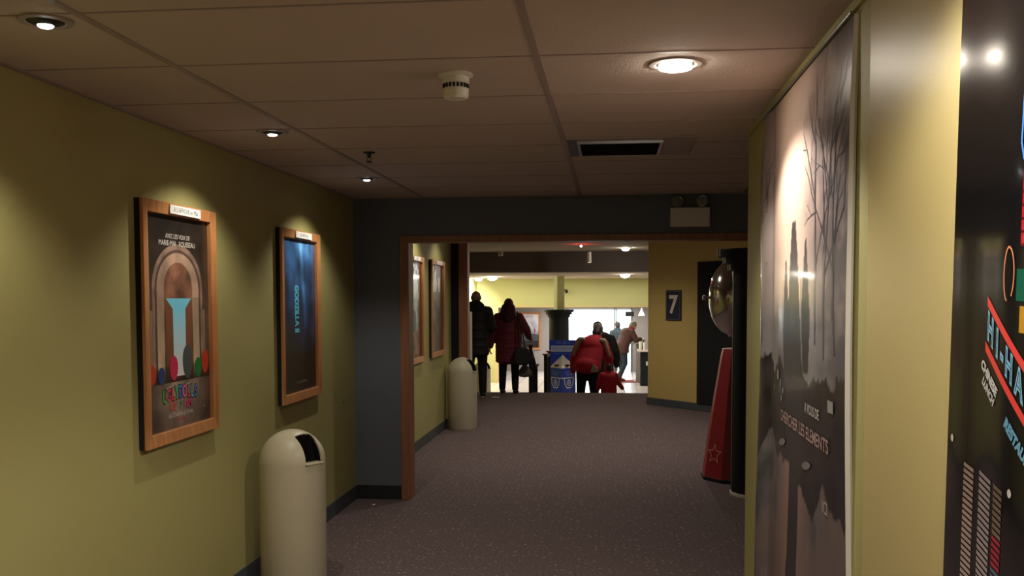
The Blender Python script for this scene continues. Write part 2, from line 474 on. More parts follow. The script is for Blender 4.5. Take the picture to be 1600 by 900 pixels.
# second corridor lamps (left row) and foyer lamps
downlight((-1.60, 9.7, H2-.001), 'recessed lamp beyond the doorway, washing the first narrow poster', POW_SIDE, R(124), aim=(-.08, 0, -1), blend=.55)
downlight((-1.60, 11.0, H2-.001), 'recessed lamp beyond the doorway, washing the second narrow poster', POW_SIDE*.5, R(124), aim=(-.08, 0, -1), blend=.55)
for (xx, yy, lb) in ((-.3, 9.2, 'added lamp hidden in the second corridor ceiling just past the doorway header'), (1.1, 11.0, 'added hidden lamp in the second corridor ceiling to brighten the number 7 wall'), (-.5, 13.2, 'added hidden lamp in the second corridor ceiling before the stairs')):
    downlight((xx, yy, H2-.001), lb, POW_MID, R(150), r=.07, bulb='bulb', lens=.05, group='added second corridor lamps')  # unseen lamps added above the header line to brighten this stretch
downlight((.245, 17.5, H2-.001), 'bright round lamp in the upper foyer ceiling at the right', 30, R(150), r=.08, bulb='bulb', lens=.07, group='foyer ceiling lamps')
downlight((.28, 20.6, H3-.001), 'large bright lamp in the lower foyer ceiling at the right', 40, R(150), r=.1, bulb='bulb', lens=.1, group='foyer ceiling lamps')
downlight((-3.30, 23.7, H3-.001), 'bright foyer lamp in the far left corner beside the side wall', 260, R(160), r=.1, aim=(-1, .5, -1.2), bulb='bulb', lens=.1, group='foyer ceiling lamps')
downlight((-2.78, 22.3, H3-.001), 'wide bright foyer lamp above the woman in maroon', 50, R(160), r=.1, bulb='bulb', lens=.12, group='foyer ceiling lamps')

# ================================================================== CEILING FITTINGS
t = thing('smoke_detector', (-.547, 3.376, H1), 0, 'cream round smoke detector on the ceiling in the centre', 'smoke detector')
MB().lathe([(0, 0), (.06, 0), (.062, -.006), (.052, -.012), (0, -.012)], 40).build('base_plate', M['cloudy'], t, smooth=True)
MB().lathe([(.046, -.012), (.048, -.03), (.046, -.034), (.043, -.036), (.043, -.05), (.046, -.052), (.044, -.08), (.038, -.086), (0, -.086)], 40).build('housing', M['cloudy'], t, smooth=True)
v = MB()
for k in range(20):
    a = k*2*PI/20; m = Matrix.Rotation(a, 4, 'Z'); v.box(.043, .0462, -.004, .004, -.05, -.036, m)
v.build('vent_slot', M['blackmat'], t)
t = thing('fire_sprinkler', (-1.30, 5.10, H1), 0, 'small dark sprinkler head in the ceiling near the doorway', 'sprinkler')
MB().lathe([(0, 0), (.032, 0), (.03, -.006), (.012, -.008), (.009, -.03), (0, -.03)], 24).build('escutcheon', M['darkmetal'], t, smooth=True)
MB().tube([(-.009, 0, -.028), (-.012, 0, -.04), (0, 0, -.052), (.012, 0, -.04), (.009, 0, -.028)], .0025, 8).build('yoke', M['darkmetal'], t, smooth=True)
MB().lathe([(0, -.050), (.018, -.052), (.018, -.055), (0, -.055)], 20).build('deflector', M['darkmetal'], t)
t = thing('air_vent', (0.08, 5.05, H1), 0, 'rectangular metal air vent set in the ceiling with a dark louvred slot', 'air vent')
MB().box(-.31, .33, -.29, .29, -.008, 0).build('plate', M['tbar'], t, bevel=.002)
fr = MB(); fr.box(-.255, .17, -.215, -.2, -.02, -.008).box(-.255, .17, .2, .215, -.02, -.008).box(-.255, -.24, -.2, .2, -.02, -.008).box(.155, .17, -.2, .2, -.02, -.008)
fr.build('frame', M['steel'], t)
MB().box(-.24, .155, -.2, .2, -.010, -.0085).build('duct_shade', M['blackmat'], t)  # black sheet stands for the shade inside the duct
for k in range(9):
    yy = -.17+k*.0425
    MB().box(-.24, .155, -.014, .014, -.001, .001, Matrix.Translation((0, yy, -.0165)) @ Matrix.Rotation(R(28), 4, 'X')).build('louvre', M['darkmetal'], t)
MB().box(-.305, -.262, -.28, .28, -.0095, -.0081).build('side_panel', M['blue'], t)
# emergency light on the doorway header
t = thing('emergency_light', (.587, YD-.001, 2.135), 0, 'white emergency light box with two round lamps on the header above the doorway', 'emergency light')
MB().box(-.147, .147, -.075, 0, 0, .145).build('case', M['cloudy'], t, bevel=.006)
for sx in (-.098, .088):
    m = Matrix.Translation((sx, -.06, .19)) @ Matrix.Rotation(R(72), 4, 'X') @ Matrix.Rotation(R(14 if sx < 0 else -14), 4, 'Y')
    l = MB().lathe([(0, -.05), (.02, -.048), (.042, -.01), (.048, .0), (.046, .004), (.040, .0)], 28, m).build('lamp_head', M['steel'], t, smooth=True)
    MB().lathe([(0, .010), (.03, .006), (.041, .0)], 28, m).build('lens', mat('lamp_lens', (150, 148, 145), .1, 0, spec=.8) if 'lens' not in M else M['lens'], l, smooth=True)
    MB().tube([(sx, -.04, .145), (sx, -.045, .165)], .008).build('bracket', M['darkmetal'], t)

# ================================================================== FRAMED POSTERS
def poster_frame(name_label, cat, y0, y1, z0, z1, plate, group='framed film posters', x=XL, fmat=None, lit=True):
    w_, h_ = y1-y0, z1-z0
    t = thing('framed_poster', (x, (y0+y1)/2, z0), R(90), name_label, cat, group)
    fw, th = .055, .042
    f = MB()
    prof_out = [(-w_/2, 0), (w_/2, 0), (w_/2, h_), (-w_/2, h_)]
    # mitred frame ring
    ins = [(-w_/2+fw, fw), (w_/2-fw, fw), (w_/2-fw, h_-fw), (-w_/2+fw, h_-fw)]
    vs = []
    for (px, pz) in prof_out: vs += [(px, -.026, pz), (px, -th, pz)]
    for (px, pz) in ins: vs += [(px, -.012, pz), (px, -th+.006, pz)]
    fs = []
    for i in range(4):
        j = (i+1) % 4
        fs += [(2*i, 2*j, 2*j+1, 2*i+1), (2*i+1, 2*j+1, 8+2*j+1, 8+2*i+1), (8+2*i+1, 8+2*j+1, 8+2*j, 8+2*i), (8+2*i, 8+2*j, 2*j, 2*i)]
    f._add(vs, fs)
    f.build('frame', fmat or M['wood'], t, bevel=.003)
    MB().box(-w_/2+.002, w_/2-.002, -.012, 0, .002, h_-.002).build('backing', M['blackmat'], t)
    MB().box(-w_/2+.002, -w_/2+.02, -.026, -.012, .002, h_-.002).build('side_rail', M['blackmat'], t)
    MB().box(w_/2-.02, w_/2-.002, -.026, -.012, .002, h_-.002).build('side_rail', M['blackmat'], t)
    if plate:
        a = Art(); a.rect(-.16, -.018, .16, .018, (236, 234, 230), 1)
        a.text(plate, 0, -.001, .032, (60, 66, 74), 2, sx=.95)
        MB().box(-.162, .162, -.002, 0, -.020, .020).build('title_plate', M['paper'], t, loc=(.03, -th-.0002, h_-fw/2))
        a.build('plate_lettering', M['print'], t, loc=(.03, -th-.0022, h_-fw/2))
    return t, w_-2*fw, h_-2*fw, fw

# --- poster 1: stone arch with light door (no figures)
t, pw, ph, fw = poster_frame('oak framed poster of a stone arch opening on a pale blue light', 'poster', 3.93, 4.695, .945, 2.035, "A L'AFFICHE en Mai")
a = Art()
def arch(x, z):      # x centred, z from 0..ph
    zz = z/ph; u = x/(pw/2)
    n = fbm(x, z, 9, 3)
    base = lerp((104, 86, 74), (40, 33, 29), max(0, (zz-.55)/.42)) if zz > .18 else lerp((120, 104, 92), (92, 74, 64), abs(u))
    c = mul(base, 1+.35*n)
    cx = u+.0; ztop = .66
    def inside(hw, top):   # arch of half width hw
        if zz < ztop: return abs(cx) < hw
        return (cx/hw)**2 + ((zz-ztop)/(top-ztop))**2 < 1
    if zz > .2:
        c = mul(c, .72)
        if inside(.80, .87): c = mul((120, 98, 86), 1+.3*n)
        if inside(.72, .845): c = mul((78, 62, 54), 1+.2*n)
        if inside(.66, .83): c = mul((150, 124, 106), 1+.2*n)
        if inside(.45, .785): c = mul((108, 74, 58), 1+.4*n)
        if abs(cx) > .47 and zz < .62 and abs(cx) < .66: c = lerp(mul((188, 166, 138), 1+.15*n), (120, 98, 80), (zz-.3)/.4)
        if abs(abs(cx)-.84) < .03 and zz < .56: c = (128, 108, 94)
    c = mul(c, 1.2)
    if zz < .3: c = mul(lerp((165, 144, 128), (70, 56, 50), (abs(u)**1.6)*.9+max(0, .12-zz)*4), 1+.25*n) if zz < .22 else lerp((30, 22, 22), c, max(0, (zz-.22)/.1)*.8+.2)
    return c
a.grid(-pw/2, 0, pw/2, ph, 170, 280, arch)
Z = lambda q: q*ph
X = lambda q: q*pw/2
# doors and light
a.poly([(X(-.42), Z(.30)), (X(.42), Z(.30)), (X(.42), Z(.61)), (X(-.42), Z(.61))], (132, 84, 62), 1)
a.f.append(([(X(-.19), Z(.245)), (X(.20), Z(.245)), (X(.20), Z(.565)), (X(-.20), Z(.565))], 2, [(250, 253, 252), (250, 253, 252), (128, 218, 248), (128, 218, 248)]))
a.poly([(X(-.20), Z(.565)), (X(.20), Z(.565)), (X(.40), Z(.615)), (X(-.40), Z(.615))], (126, 216, 246), 2)
a.text('AVEC LES VOIX DE', 0, Z(.905), .030, (215, 205, 196), 4)
a.text('MARIE-MAI   ROUSSEAU', -.005, Z(.872), .034, (225, 215, 205), 4, sx=1.05)
cols = [(80, 190, 90), (235, 70, 130), (235, 80, 70), (90, 200, 110), (80, 120, 225), (235, 130, 170), (225, 80, 110), (80, 190, 180), (90, 130, 220)]
for i, ch in enumerate('UGLYDOLLS'):
    px = X(-.50+.125*i)
    a.text(ch, px, Z(.168-.012*abs(i-4)/4), .080, (18, 16, 20), 3, bold=.0065, sx=.72)
    a.text(ch, px, Z(.168-.012*abs(i-4)/4), .080, cols[i], 4, bold=.0028, sx=.72)
for i, ch in enumerate('LE FILM'):
    a.text(ch, X(-.30+.1*i), Z(.106), .046, [(214, 96, 84), (214, 96, 84), (0, 0, 0), (70, 140, 96), (200, 70, 100), (206, 60, 110), (206, 60, 110)][i], 4, bold=.003)
a.text('AU CINEMA LE 10 MAI', 0, Z(.062), .026, (225, 220, 214), 4)
a.text('MUSIQUE', 0, Z(.040), .022, (200, 80, 70), 4)
a.text('PG', X(.78), Z(.07), .018, (190, 180, 175), 4)
for sx in (-.34, -.08, .2):   # pale strokes of light on the ground under the title
    a.line([(X(sx-.08), Z(.193)), (X(sx+.08), Z(.203))], .006, (220, 212, 205), 2)
def blob(a, cx, cz, rx, rz, c, ly=3, n=24, col2=None):
    pts = [(cx+rx*math.cos(2*PI*i/n), cz+rz*math.sin(2*PI*i/n)*(1 if math.sin(2*PI*i/n) > 0 else 1.35)) for i in range(n)]
    a.poly(pts, c, ly)
# plain rounded boulders of colour along the threshold, a generic stand-in
for (cx, cz, rx, rz, c) in [(-.86, .275, .12, .040, (206, 66, 48)), (-.58, .262, .10, .034, (44, 66, 130)), (-.2, .295, .13, .050, (220, 48, 96)),
                            (.24, .320, .16, .070, (84, 90, 94)), (.60, .280, .12, .042, (34, 130, 60)), (.84, .305, .12, .050, (206, 66, 48))]:
    blob(a, X(cx), Z(cz), X(rx), Z(rz), c, 3+.1*cx)
a.build('print', M['print'], t, loc=(0, -.014, fw))

# --- poster 2: deep blue with vertical title
t, pw, ph, fw = poster_frame('oak framed deep blue poster with a glowing title running down it', 'poster', 5.665, 6.44, .945, 2.035, "A L'AFFICHE")
a = Art()
def sea(x, z):
    zz = z/ph; u = x/(pw/2); n = fbm(x, z, 6, 9)
    c = lerp((18, 26, 48), (56, 98, 150), (zz-.2)/.75)
    c = mul(c, 1+.5*n)
    beam = math.exp(-((u-(.15+.5*(.9-zz)))/.10)**2)*max(0, min(1, (zz-.35)*2.4))
    c = tuple(c[i]+beam*(50, 78, 100)[i]*(.8+.5*n) for i in range(3))
    if zz > .86 and u > -.2: c = tuple(c[i]+(zz-.86)*5*(60, 80, 90)[i]*max(0, .6+n) for i in range(3))
    ridge = .27+.05*fbm(x, 0, 14, 2)
    if zz < ridge: c = mul(c, .55)
    return c
a.grid(-pw/2, 0, pw/2, ph, 60, 100, sea)
a.text('GODZILLA II', X(-.16), Z(.545), .135, (96, 205, 240), 3, ang=R(-90), sx=.40, bold=.009, sz=.75)
a.text('ROI DES MONSTRES', X(.1), Z(.06), .022, (150, 160, 170), 3)
a.build('print', M['print'], t, loc=(0, -.014, fw))

# --- posters 3 and 4 beyond the doorway
t, pw, ph, fw = poster_frame('narrow looking framed poster just beyond the doorway, blue print with white glare in its colour', 'poster', 9.29, 10.13, .93, 2.035, 'SUITE')
a = Art()
def p3(x, z):
    zz = z/ph; u = x/(pw/2); n = fbm(x, z, 7, 21); n2 = fbm(x, z, 16, 5)
    c = lerp((140, 128, 120), (226, 230, 238), (zz-.25)*1.6+n*.5)  # whites put glare into the print colour
    if zz > .8 and n2 > .05: c = (70, 84, 120)
    if .45 < zz < .62 and u < .1: c = lerp(c, (90, 130, 180), .5+n)
    if zz < .3: c = lerp((176, 120, 96), (90, 66, 56), .5+n2)
    if u > .55+.2*n: c = (70, 34, 26)
    return c
a.grid(-pw/2, 0, pw/2, ph, 40, 70, p3)
for k, (cx, cz, rx, rz) in enumerate([(-.1, .42, .32, .08), (0, .34, .2, .05)]): blob(a, X(cx), Z(cz), X(rx), Z(rz), (56, 52, 54), 1+k)
a.build('print', M['vinyl'], t, loc=(0, -.014, fw))
t, pw, ph, fw = poster_frame('narrow looking framed poster beyond the doorway, next to the cream bin, grey print', 'poster', 10.57, 11.41, .93, 2.035, 'A VENIR')
a = Art()
def p4(x, z):
    zz = z/ph; u = x/(pw/2); n = fbm(x, z, 6, 31)
    c = lerp((60, 46, 42), (150, 140, 134), .5+n)
    if zz > .7 and n > -.1: c = (210, 208, 206)  # pale top is glare, coloured into the print
    if abs(u) < .4 and zz < .7: c = lerp(c, (120, 126, 120), .5)
    if u > .5: c = (48, 24, 22)
    return c
a.grid(-pw/2, 0, pw/2, ph, 40, 70, p4)
a.build('print', M['vinyl'], t, loc=(0, -.014, fw))

# ================================================================== BIG BANNER ON THE RIGHT WALL
BY0, BY1, BZ0, BZ1 = 4.19, 2.655, .12, 2.345
def bprof(u):      # distance from the wall along the banner (u from the far edge)
    k = .006
    if u < .28: k += .030*math.sin(PI*u/.28)
    else:
        q = (u-.28)/1.26; k += .024*math.sin(PI*min(1, q*.92))+.003*math.sin(q*9)
    return k
t = thing('hanging_banner', (XR, BY0, BZ0), 0, 'tall vinyl banner of misty trees over dark water on the right wall', 'banner')
BH = BZ1-BZ0; BWD = BY0-BY1
def bmap(x, z, d):
    top = (z/BH)
    k = bprof(x)*(1-.55*max(0, (top-.9)/.1)) + .012*math.sin(z*3.1+x*2)*(1-top)
    return (-max(.006, k)-d, -x, z)
a = Art()
def fig(x, z):
    """tall thin forked silhouette"""
    zt = 1.86-BZ0
    if z > zt or z < .0: return False
    r_ = .0
    cx = .82
    if z > 1.28-BZ0: r_ = .025+.13*((zt-z)/(zt-(1.28-BZ0)))**.7
    elif z > .9: r_ = .15
    else: r_ = .10-.02*(z/.9)
    if abs(x-cx) < r_: return True
    for c2, zt2, zb in ((.66, 1.73-BZ0, 1.33-BZ0), (1.03, 1.79-BZ0, 1.36-BZ0)):
        if zb < z < zt2 and abs(x-c2) < .012+.075*min(1, (zt2-z)/.3)*(.4+.6*min(1, (z-zb)/.2)): return True
    return False
def ban(x, z):
    zw = z+BZ0; n = fbm(x, z, 2.2, 5); nf = fbm(x, z, 11, 8)
    shore = 1.35+.05*fbm(x, 0, 7, 3)+.03*fbm(x, 0, 22, 3)
    low = .99+.09*fbm(x, 0, 5, 13)+.04*math.sin(x*4)
    if zw > shore:
        sky = lerp((158, 136, 132), (244, 212, 194), math.exp(-((x-.62)/.45)**2)*.9)  # paler patch puts the lamp's hot glow into the sky colour
        c = mul(sky, 1+.12*n)
        if zw < 1.62: c = lerp(mul((128, 122, 124), 1+.25*fbm(x, z*6, 3, 2)), c, (zw-1.5)/.12)
        # trees: right mass and left strip
        tr_ = max(0, min(1, (x-.92-.1*(2.3-zw))/.5)) * max(0, min(1, (.85+nf*.9)))
        c = lerp(c, (88, 84, 90), tr_*.9)
        if x < .30: c = lerp(c, (120, 112, 112), .6)
        if x > 1.12 and zw > 1.5:
            g = abs(math.sin((x+.12*(zw-1.5)+.06*n)*26)); 
            if g < .22: c = lerp(c, (60, 56, 62), .7)
    elif zw > low:
        c = mul((42, 37, 40), 1+.35*nf)
    else:
        c = lerp(mul((122, 104, 100), 1+.25*n), mul((84, 80, 84), 1+.3*nf), max(0, min(1, .5+n*1.4)))
        if .5 < x < 1.1 : c = lerp(c, (190, 138, 120), .45*math.exp(-((x-.8)/.2)**2)+.1)
    if fig(x, z): c = (50, 46, 50) if zw < 1.5 else lerp((84, 76, 78), (40, 36, 40), (1.9-zw)/.3)
    return c
a.grid(0, 0, BWD, BH, 130, 190, ban)
def branch(x, z, ang, L_, wd, dep, c, lim):
    x2, z2 = x+L_*math.cos(ang), z+L_*math.sin(ang)
    if not (lim[0] < x2 < lim[1]) or not (0 < z2 < BH-.02): return
    a.line([(x, z), (x2, z2)], wd, c, 1+dep*.2)
    if dep < 5:
        branch(x2, z2, ang+random.uniform(-.25, .25), L_*.82, wd*.72, dep+1, c, lim)
        if random.random() < .85: branch(x2, z2, ang+random.choice((-1, 1))*random.uniform(.5, .9), L_*.62, wd*.6, dep+1, c, lim)
for (x, z) in ((1.30, 1.30), (1.42, 1.32), (1.18, 1.34)):
    branch(x, z, PI/2+random.uniform(-.1, .2), .24, .016, 0, (78, 74, 80), (.95, BWD-.02))
for (x, z) in ((.06, 1.32), (.16, 1.30)):
    branch(x, z, PI/2+random.uniform(-.2, .2), .22, .016, 0, (60, 56, 60), (.01, .27))
for x in (.60, .635, .69, .96, .995, 1.03):       # thin reeds hanging
    a.line([(x, 1.66-BZ0), (x, 1.36-BZ0)], .006, (44, 40, 44), 3)
a.text('A VOUS DE', 1.14, 1.245-BZ0, .044, (186, 176, 174), 4, bold=.001)
a.text('CHERCHER LES ELEMENTS', .96, 1.165-BZ0, .058, (172, 140, 136), 4, sx=1.2, bold=.001)
for (x, z, w_, h_) in ((.44, 1.29, .05, .035), (.53, 1.27, .02, .025), (.56, 1.22, .02, .02), (.60, 1.25, .015, .02), (1.36, 1.27, .06, .035)):
    a.rect(x, z-BZ0, x+w_, z-BZ0+h_, (150, 144, 144), 4)
for (x, z) in ((.60, 1.07), (1.05, 1.06)):
    pts = [(x+.07*math.cos(q*PI/12), z-BZ0+.013*math.sin(q*PI/12)+.012*math.cos(q*PI/12)) for q in range(24)]
    a.poly(pts, (120, 116, 116), 4)
a.text('ICI', 1.32, .98-BZ0, .055, (190, 182, 180), 4)
a.build('printed_sheet', M['vinyl'], t, mapfn=bmap, step=.0008)
# white rolled near edge
hm = MB(); nz = 40; vs = []; fs = []
for j in range(nz+1):
    z = BH*j/nz
    p = Vector(bmap(BWD, z, .0)); wd = .012+.024*(1-z/BH)
    vs += [(p.x+.000, p.y, z), (p.x-.006, p.y-wd*.45, z), (p.x+.004, p.y-wd, z), (p.x+.012, p.y-wd*.6, z)]
for j in range(nz):
    for i in range(4):
        k = (i+1) % 4; fs.append((4*j+i, 4*j+k, 4*j+4+k, 4*j+4+i))
hm._add(vs, fs); hm.build('white_edge', mat('white_vinyl', (226, 220, 212), .4), t, smooth=True)
MB().tube([(-.02, .01, BH+.004), (-.02, -BWD-.005, BH+.004)], .004).build('top_rod', M['steel'], t)

# ================================================================== BLACK NEON POSTER
NX = XR-.020
NY = 1.82; NW = 1.5; NZ0, NZ1 = .3, 2.37
TB = R(2.1)
t = thing('neon_banner', (NX-.002, NY+1.6*math.sin(TB), 0), R(-90), 'glossy black vinyl banner with neon style lettering at the right edge of the view', 'banner')
t.rotation_euler = (0, TB, R(-90))
a = Art()
def wav(x, z, d): return (x, -.006-.003*math.sin(x*9)-.0015*math.sin(x*23+z)-d, z)
a.grid(0, NZ0, NW, NZ1, 60, 20, lambda x, z: (14, 14, 16))
SL = -.63; ANG = math.atan(SL)
RMAT = Euler(cam.rotation_euler).to_matrix()
def on_wall(px, py):
    d = RMAT @ Vector(((px-800)/F, -(py-450-cam_d.shift_y*1600)/F, -1)); k = (NX-.008)/d.x; u, z = NY+1.6*math.sin(TB)-k*d.y, HE+k*d.z
    return u*math.cos(TB)-z*math.sin(TB), z*math.cos(TB)+u*math.sin(TB)
def U(px, py=500): return on_wall(px, py)[0]
def ZZ(px, py): return on_wall(px, py)[1]
red = (226, 70, 66); blu = (120, 170, 205)
def dline(u, z, L_, wd, c, ly):
    n = 40
    for k in range(n):
        ua, ub = u+L_*math.cos(ANG)*k/n, u+L_*math.cos(ANG)*(k+1)/n; za, zb = z+(ua-u)*SL, z+(ub-u)*SL
        a.poly([(ua, za-wd*.6), (ub, zb-wd*.6), (ub, zb+wd*.6), (ua, za+wd*.6)], c, ly)
u0 = U(1545); dline(u0, ZZ(1545, 470), .75, .013, red, 2); dline(u0-.003, ZZ(1545, 541), .75, .013, red, 2)
tx = 'HI-HAT'
step_ = [0, .031, .052, .080, .117, .150]
zc = (ZZ(1545, 470)+ZZ(1545, 541))/2
for ch, du in zip(tx, step_):
    uu = u0+.018+du
    zz_ = zc+(du+.018)*SL
    a.text(ch, uu, zz_, .062, (130, 182, 214), 3, sx=.62, shear=SL*.9, bold=.0034)
    a.text(ch, uu, zz_, .062, (40, 60, 84), 4, sx=.62, shear=SL*.9, bold=-.0018)
a.text('CHINESE', U(1552), ZZ(1553, 592), .021, (200, 198, 200), 3, ang=ANG, bold=.0011)
a.text('LUNCH', U(1552)-.002, ZZ(1553, 614), .018, (180, 178, 180), 3, ang=ANG, bold=.0012)
a.text('RESTAURANT', U(1600)+.018, ZZ(1600, 698)-.012, .024, (104, 158, 190), 3, ang=ANG, bold=.0016)
# blue neon tube and red block
pts = [(U(1597), ZZ(1597, 60)), (U(1592), ZZ(1592, 130)), (U(1590), ZZ(1590, 225)), (U(1594), ZZ(1594, 248)), (U(1604), ZZ(1604, 262)), (U(1640), ZZ(1640, 300))]
a.line(pts, .005, (70, 130, 220), 3)
a.grid(U(1594), ZZ(1594, 385), U(1594)+.5, ZZ(1594, 268), 20, 1, lambda x, z: (170, 22, 44), 2)
for k in range(6): a.rect(U(1594), ZZ(1594, 385)+.02*k, U(1594)+.5, ZZ(1594, 385)+.02*k+.004, (96, 12, 26), 2.5)
lp = [(U(1578)+.020*math.cos(q)*(1 if math.cos(q) > 0 else .8), ZZ(1580, 428)+.042*math.sin(q)) for q in [k*2*PI/22-.9 for k in range(20)]]
a.line(lp, .0035, (224, 140, 100), 3)
a.rect(U(1590), ZZ(1592, 470), U(1590)+.3, ZZ(1592, 420), (20, 90, 70), 1.5)
a.rect(U(1596), ZZ(1596, 520), U(1596)+.3, ZZ(1596, 478), (190, 140, 40), 1.5)
for (px, py) in ((1497, 687), (1592, 778)):
    cx, cz = U(px), ZZ(px, py)
    a.poly([(cx+.007*math.cos(k*PI/8), cz+.007*math.sin(k*PI/8)) for k in range(16)], (214, 200, 196), 3)
# three louvred towers
for (xa, ya, xb, yb, cc) in ((1510, 722, 1525, 734, (178, 150, 142)), (1534, 735, 1553, 753, (170, 152, 156)), (1558, 757, 1572, 770, (128, 108, 88))):
    ua, ub = U(xa)+.020, U(xb)+.020; za, zb = ZZ(xa, ya), ZZ(xb, yb)
    k = 0; dz = .0105
    while zb-k*dz > NZ0+.03:
        c = lerp(mul(cc, .85), (190, 182, 178), k/60.) if k > 18 else mul(cc, .85+.01*k)
        if cc[0] == 128 and 8 <= k < 13: c = (170, 36, 54)
        if cc[0] == 128 and k >= 13: c = lerp((90, 104, 124), (170, 130, 120), (k-13)/20.)
        a.poly([(ua, za-k*dz-.0068), (ub, zb-k*dz-.0068), (ub, zb-k*dz), (ua, za-k*dz)], c, 2)
        k += 1
a.build('printed_sheet', M['neonvinyl'], t, mapfn=wav, step=.0004)
for (uu, zz_) in ((.05, NZ1-.03), (NW-.05, NZ1-.03)):
    MB().lathe([(.006, 0), (.012, .002), (.006, .003)], 16, Matrix.Translation((uu, wav(uu, zz_, .001)[1]-.001, zz_)) @ Matrix.Rotation(R(90), 4, 'X')).build('grommet', M['steel'], t)

# ================================================================== TRASH CANS
def trash_can(loc, az, label):
    t = thing('trash_can', loc, az, label, 'trash can', 'cream dome-top trash cans')
    r, hb = .18, .70
    MB().lathe([(0, 0), (r-.008, 0), (r-.004, .012), (r, .02), (r, hb), (r-.012, hb)], 56).build('body', M['cream'], t, smooth=True)
    bm = bmesh.new()
    bmesh.ops.create_uvsphere(bm, u_segments=72, v_segments=48, radius=r)
    geom = lambda: list(bm.verts)+list(bm.edges)+list(bm.faces)
    for co, no in (((0, 0, 0), (0, 0, 1)), ((0, .056, 0), (0, 1, 0)), ((0, -.056, 0), (0, 1, 0)), ((0, 0, .012), (0, 0, 1)), ((.082, 0, .0), (1, 0, 0))):
        bmesh.ops.bisect_plane(bm, geom=geom(), plane_co=co, plane_no=no)
    dele = []
    for f in bm.faces:
        c = f.calc_center_median()
        if c.z < 0 or (abs(c.y) < .056 and c.z > .012 and c.x > .082): dele.append(f)
    bmesh.ops.delete(bm, geom=dele, context='FACES')
    mb = MB(); mb.bm.free(); mb.bm = bm
    o = mb.build('dome_lid', M['cream'], t, smooth=True, loc=(0, 0, hb))
    s = o.modifiers.new('Solidify', 'SOLIDIFY'); s.thickness = .006; s.offset = -1; s.use_rim = False
    # recessed side cheeks and the swinging flap
    fl = MB(); fl.box(-.003, .003, -.055, .055, 0, .158, Matrix.Translation((.128, 0, hb+.004)) @ Matrix.Rotation(R(-20), 4, 'Y'))
    fl.build('flap', M['blackgl'], t, bevel=.002)
    MB().box(.05, r+.006, -.062, .062, hb+.001, hb+.010).build('sill', M['cream'], t, bevel=.003)
    for sy in (-.057, .057):
        pts = [(.07, 0), (.082, .145), (.11, .120), (.135, .090), (.155, .045), (.160, 0)]
        MB().prism(pts, sy-.0015, sy+.0015).build('cheek', M['blackgl'], t, loc=(0, 0, hb+.004))
    return t
trash_can((-1.755, 5.12, 0), R(-30), 'cream dome-top trash can in the foreground below the blue poster')
trash_can((-1.82, 11.6, 0), R(-18), 'cream dome-top trash can beyond the doorway against the wood trim')
trash_can((-2.75, 20.3, -.62), R(-20), 'cream trash can in the lobby, between the legs of the two nearest people')

# ================================================================== COLUMNS
def deco_column(loc, label, r, h, base=True):
    t = thing('black_column', loc, 0, label, 'column', 'black stepped-top columns')
    MB().lathe([(0, .02), (r, .02), (r, h-.17), (0, h-.17)], 56).build('shaft', M['black'], t, smooth=True)
    st = [(r+.035, h-.17, h-.115), (r+.075, h-.115, h-.06), (r+.12, h-.06, h)]
    for (rr, z0, z1) in st:
        c = MB().lathe([(0, z0), (rr, z0), (rr, z1), (0, z1)], 56).build('capital_ring', M['black'], t, smooth=True)
    return t
t = deco_column((1.197, 7.92, 0), 'black round column with chrome edged stepped top at the right side of the doorway', .225, 1.985)
MB().lathe([(.225, 0), (.232, .0), (.232, .022), (.225, .024)], 56).build('chrome_foot_ring', M['cloudy'], t, smooth=True)  # white in place of the chrome ring's bright reflection
for (rr, z0, z1) in ((.262, 1.815, 1.87), (.302, 1.87, 1.925), (.347, 1.925, 1.985)):
    for k in range(2):
        m = Matrix.Rotation(R(180+k*14), 4, 'Z')
        MB().box(rr-.002, rr+.004, -.012, .012, z0+.003, z1-.003, m).build('rim_glint', M['cloudy'], t)  # white chips stand in for the shine on the chrome rims
MB().box(.222, .229, -.006, .006, .03, 1.81, Matrix.Rotation(R(188), 4, 'Z')).build('shaft_highlight', M['steel'], t)  # bright strip imitates the highlight down the shaft's left edge
t = deco_column((-1.207, 22, -.62), 'black round column with flared stepped top in the lobby behind the blue bin', .225, 1.955)
struct('wall_pillar', MB().box(-.09, .09, -.09, .09, 1.336, H3, Matrix.Translation((-1.20, 22, 0)) @ Matrix.Rotation(R(28), 4, 'Z')), M['ypaint'])

# ================================================================== SEARCHLIGHT PROP
t = thing('searchlight', (1.14, 8.62, 0), 0, 'chrome dome searchlight on a red flared pedestal with a star, behind the black column', 'searchlight')
prof = [(0, .02), (.345, .02), (.34, .04), (.30, .35), (.24, .75), (.185, 1.08), (.17, 1.15), (0, 1.15)]
MB().lathe(prof, 10, Matrix.Rotation(R(18), 4, 'Z')).build('pedestal', M['red'], t)
MB().lathe([(0, 0), (.352, 0), (.352, .03), (0, .03)], 10, Matrix.Rotation(R(18), 4, 'Z')).build('foot', M['black'], t)
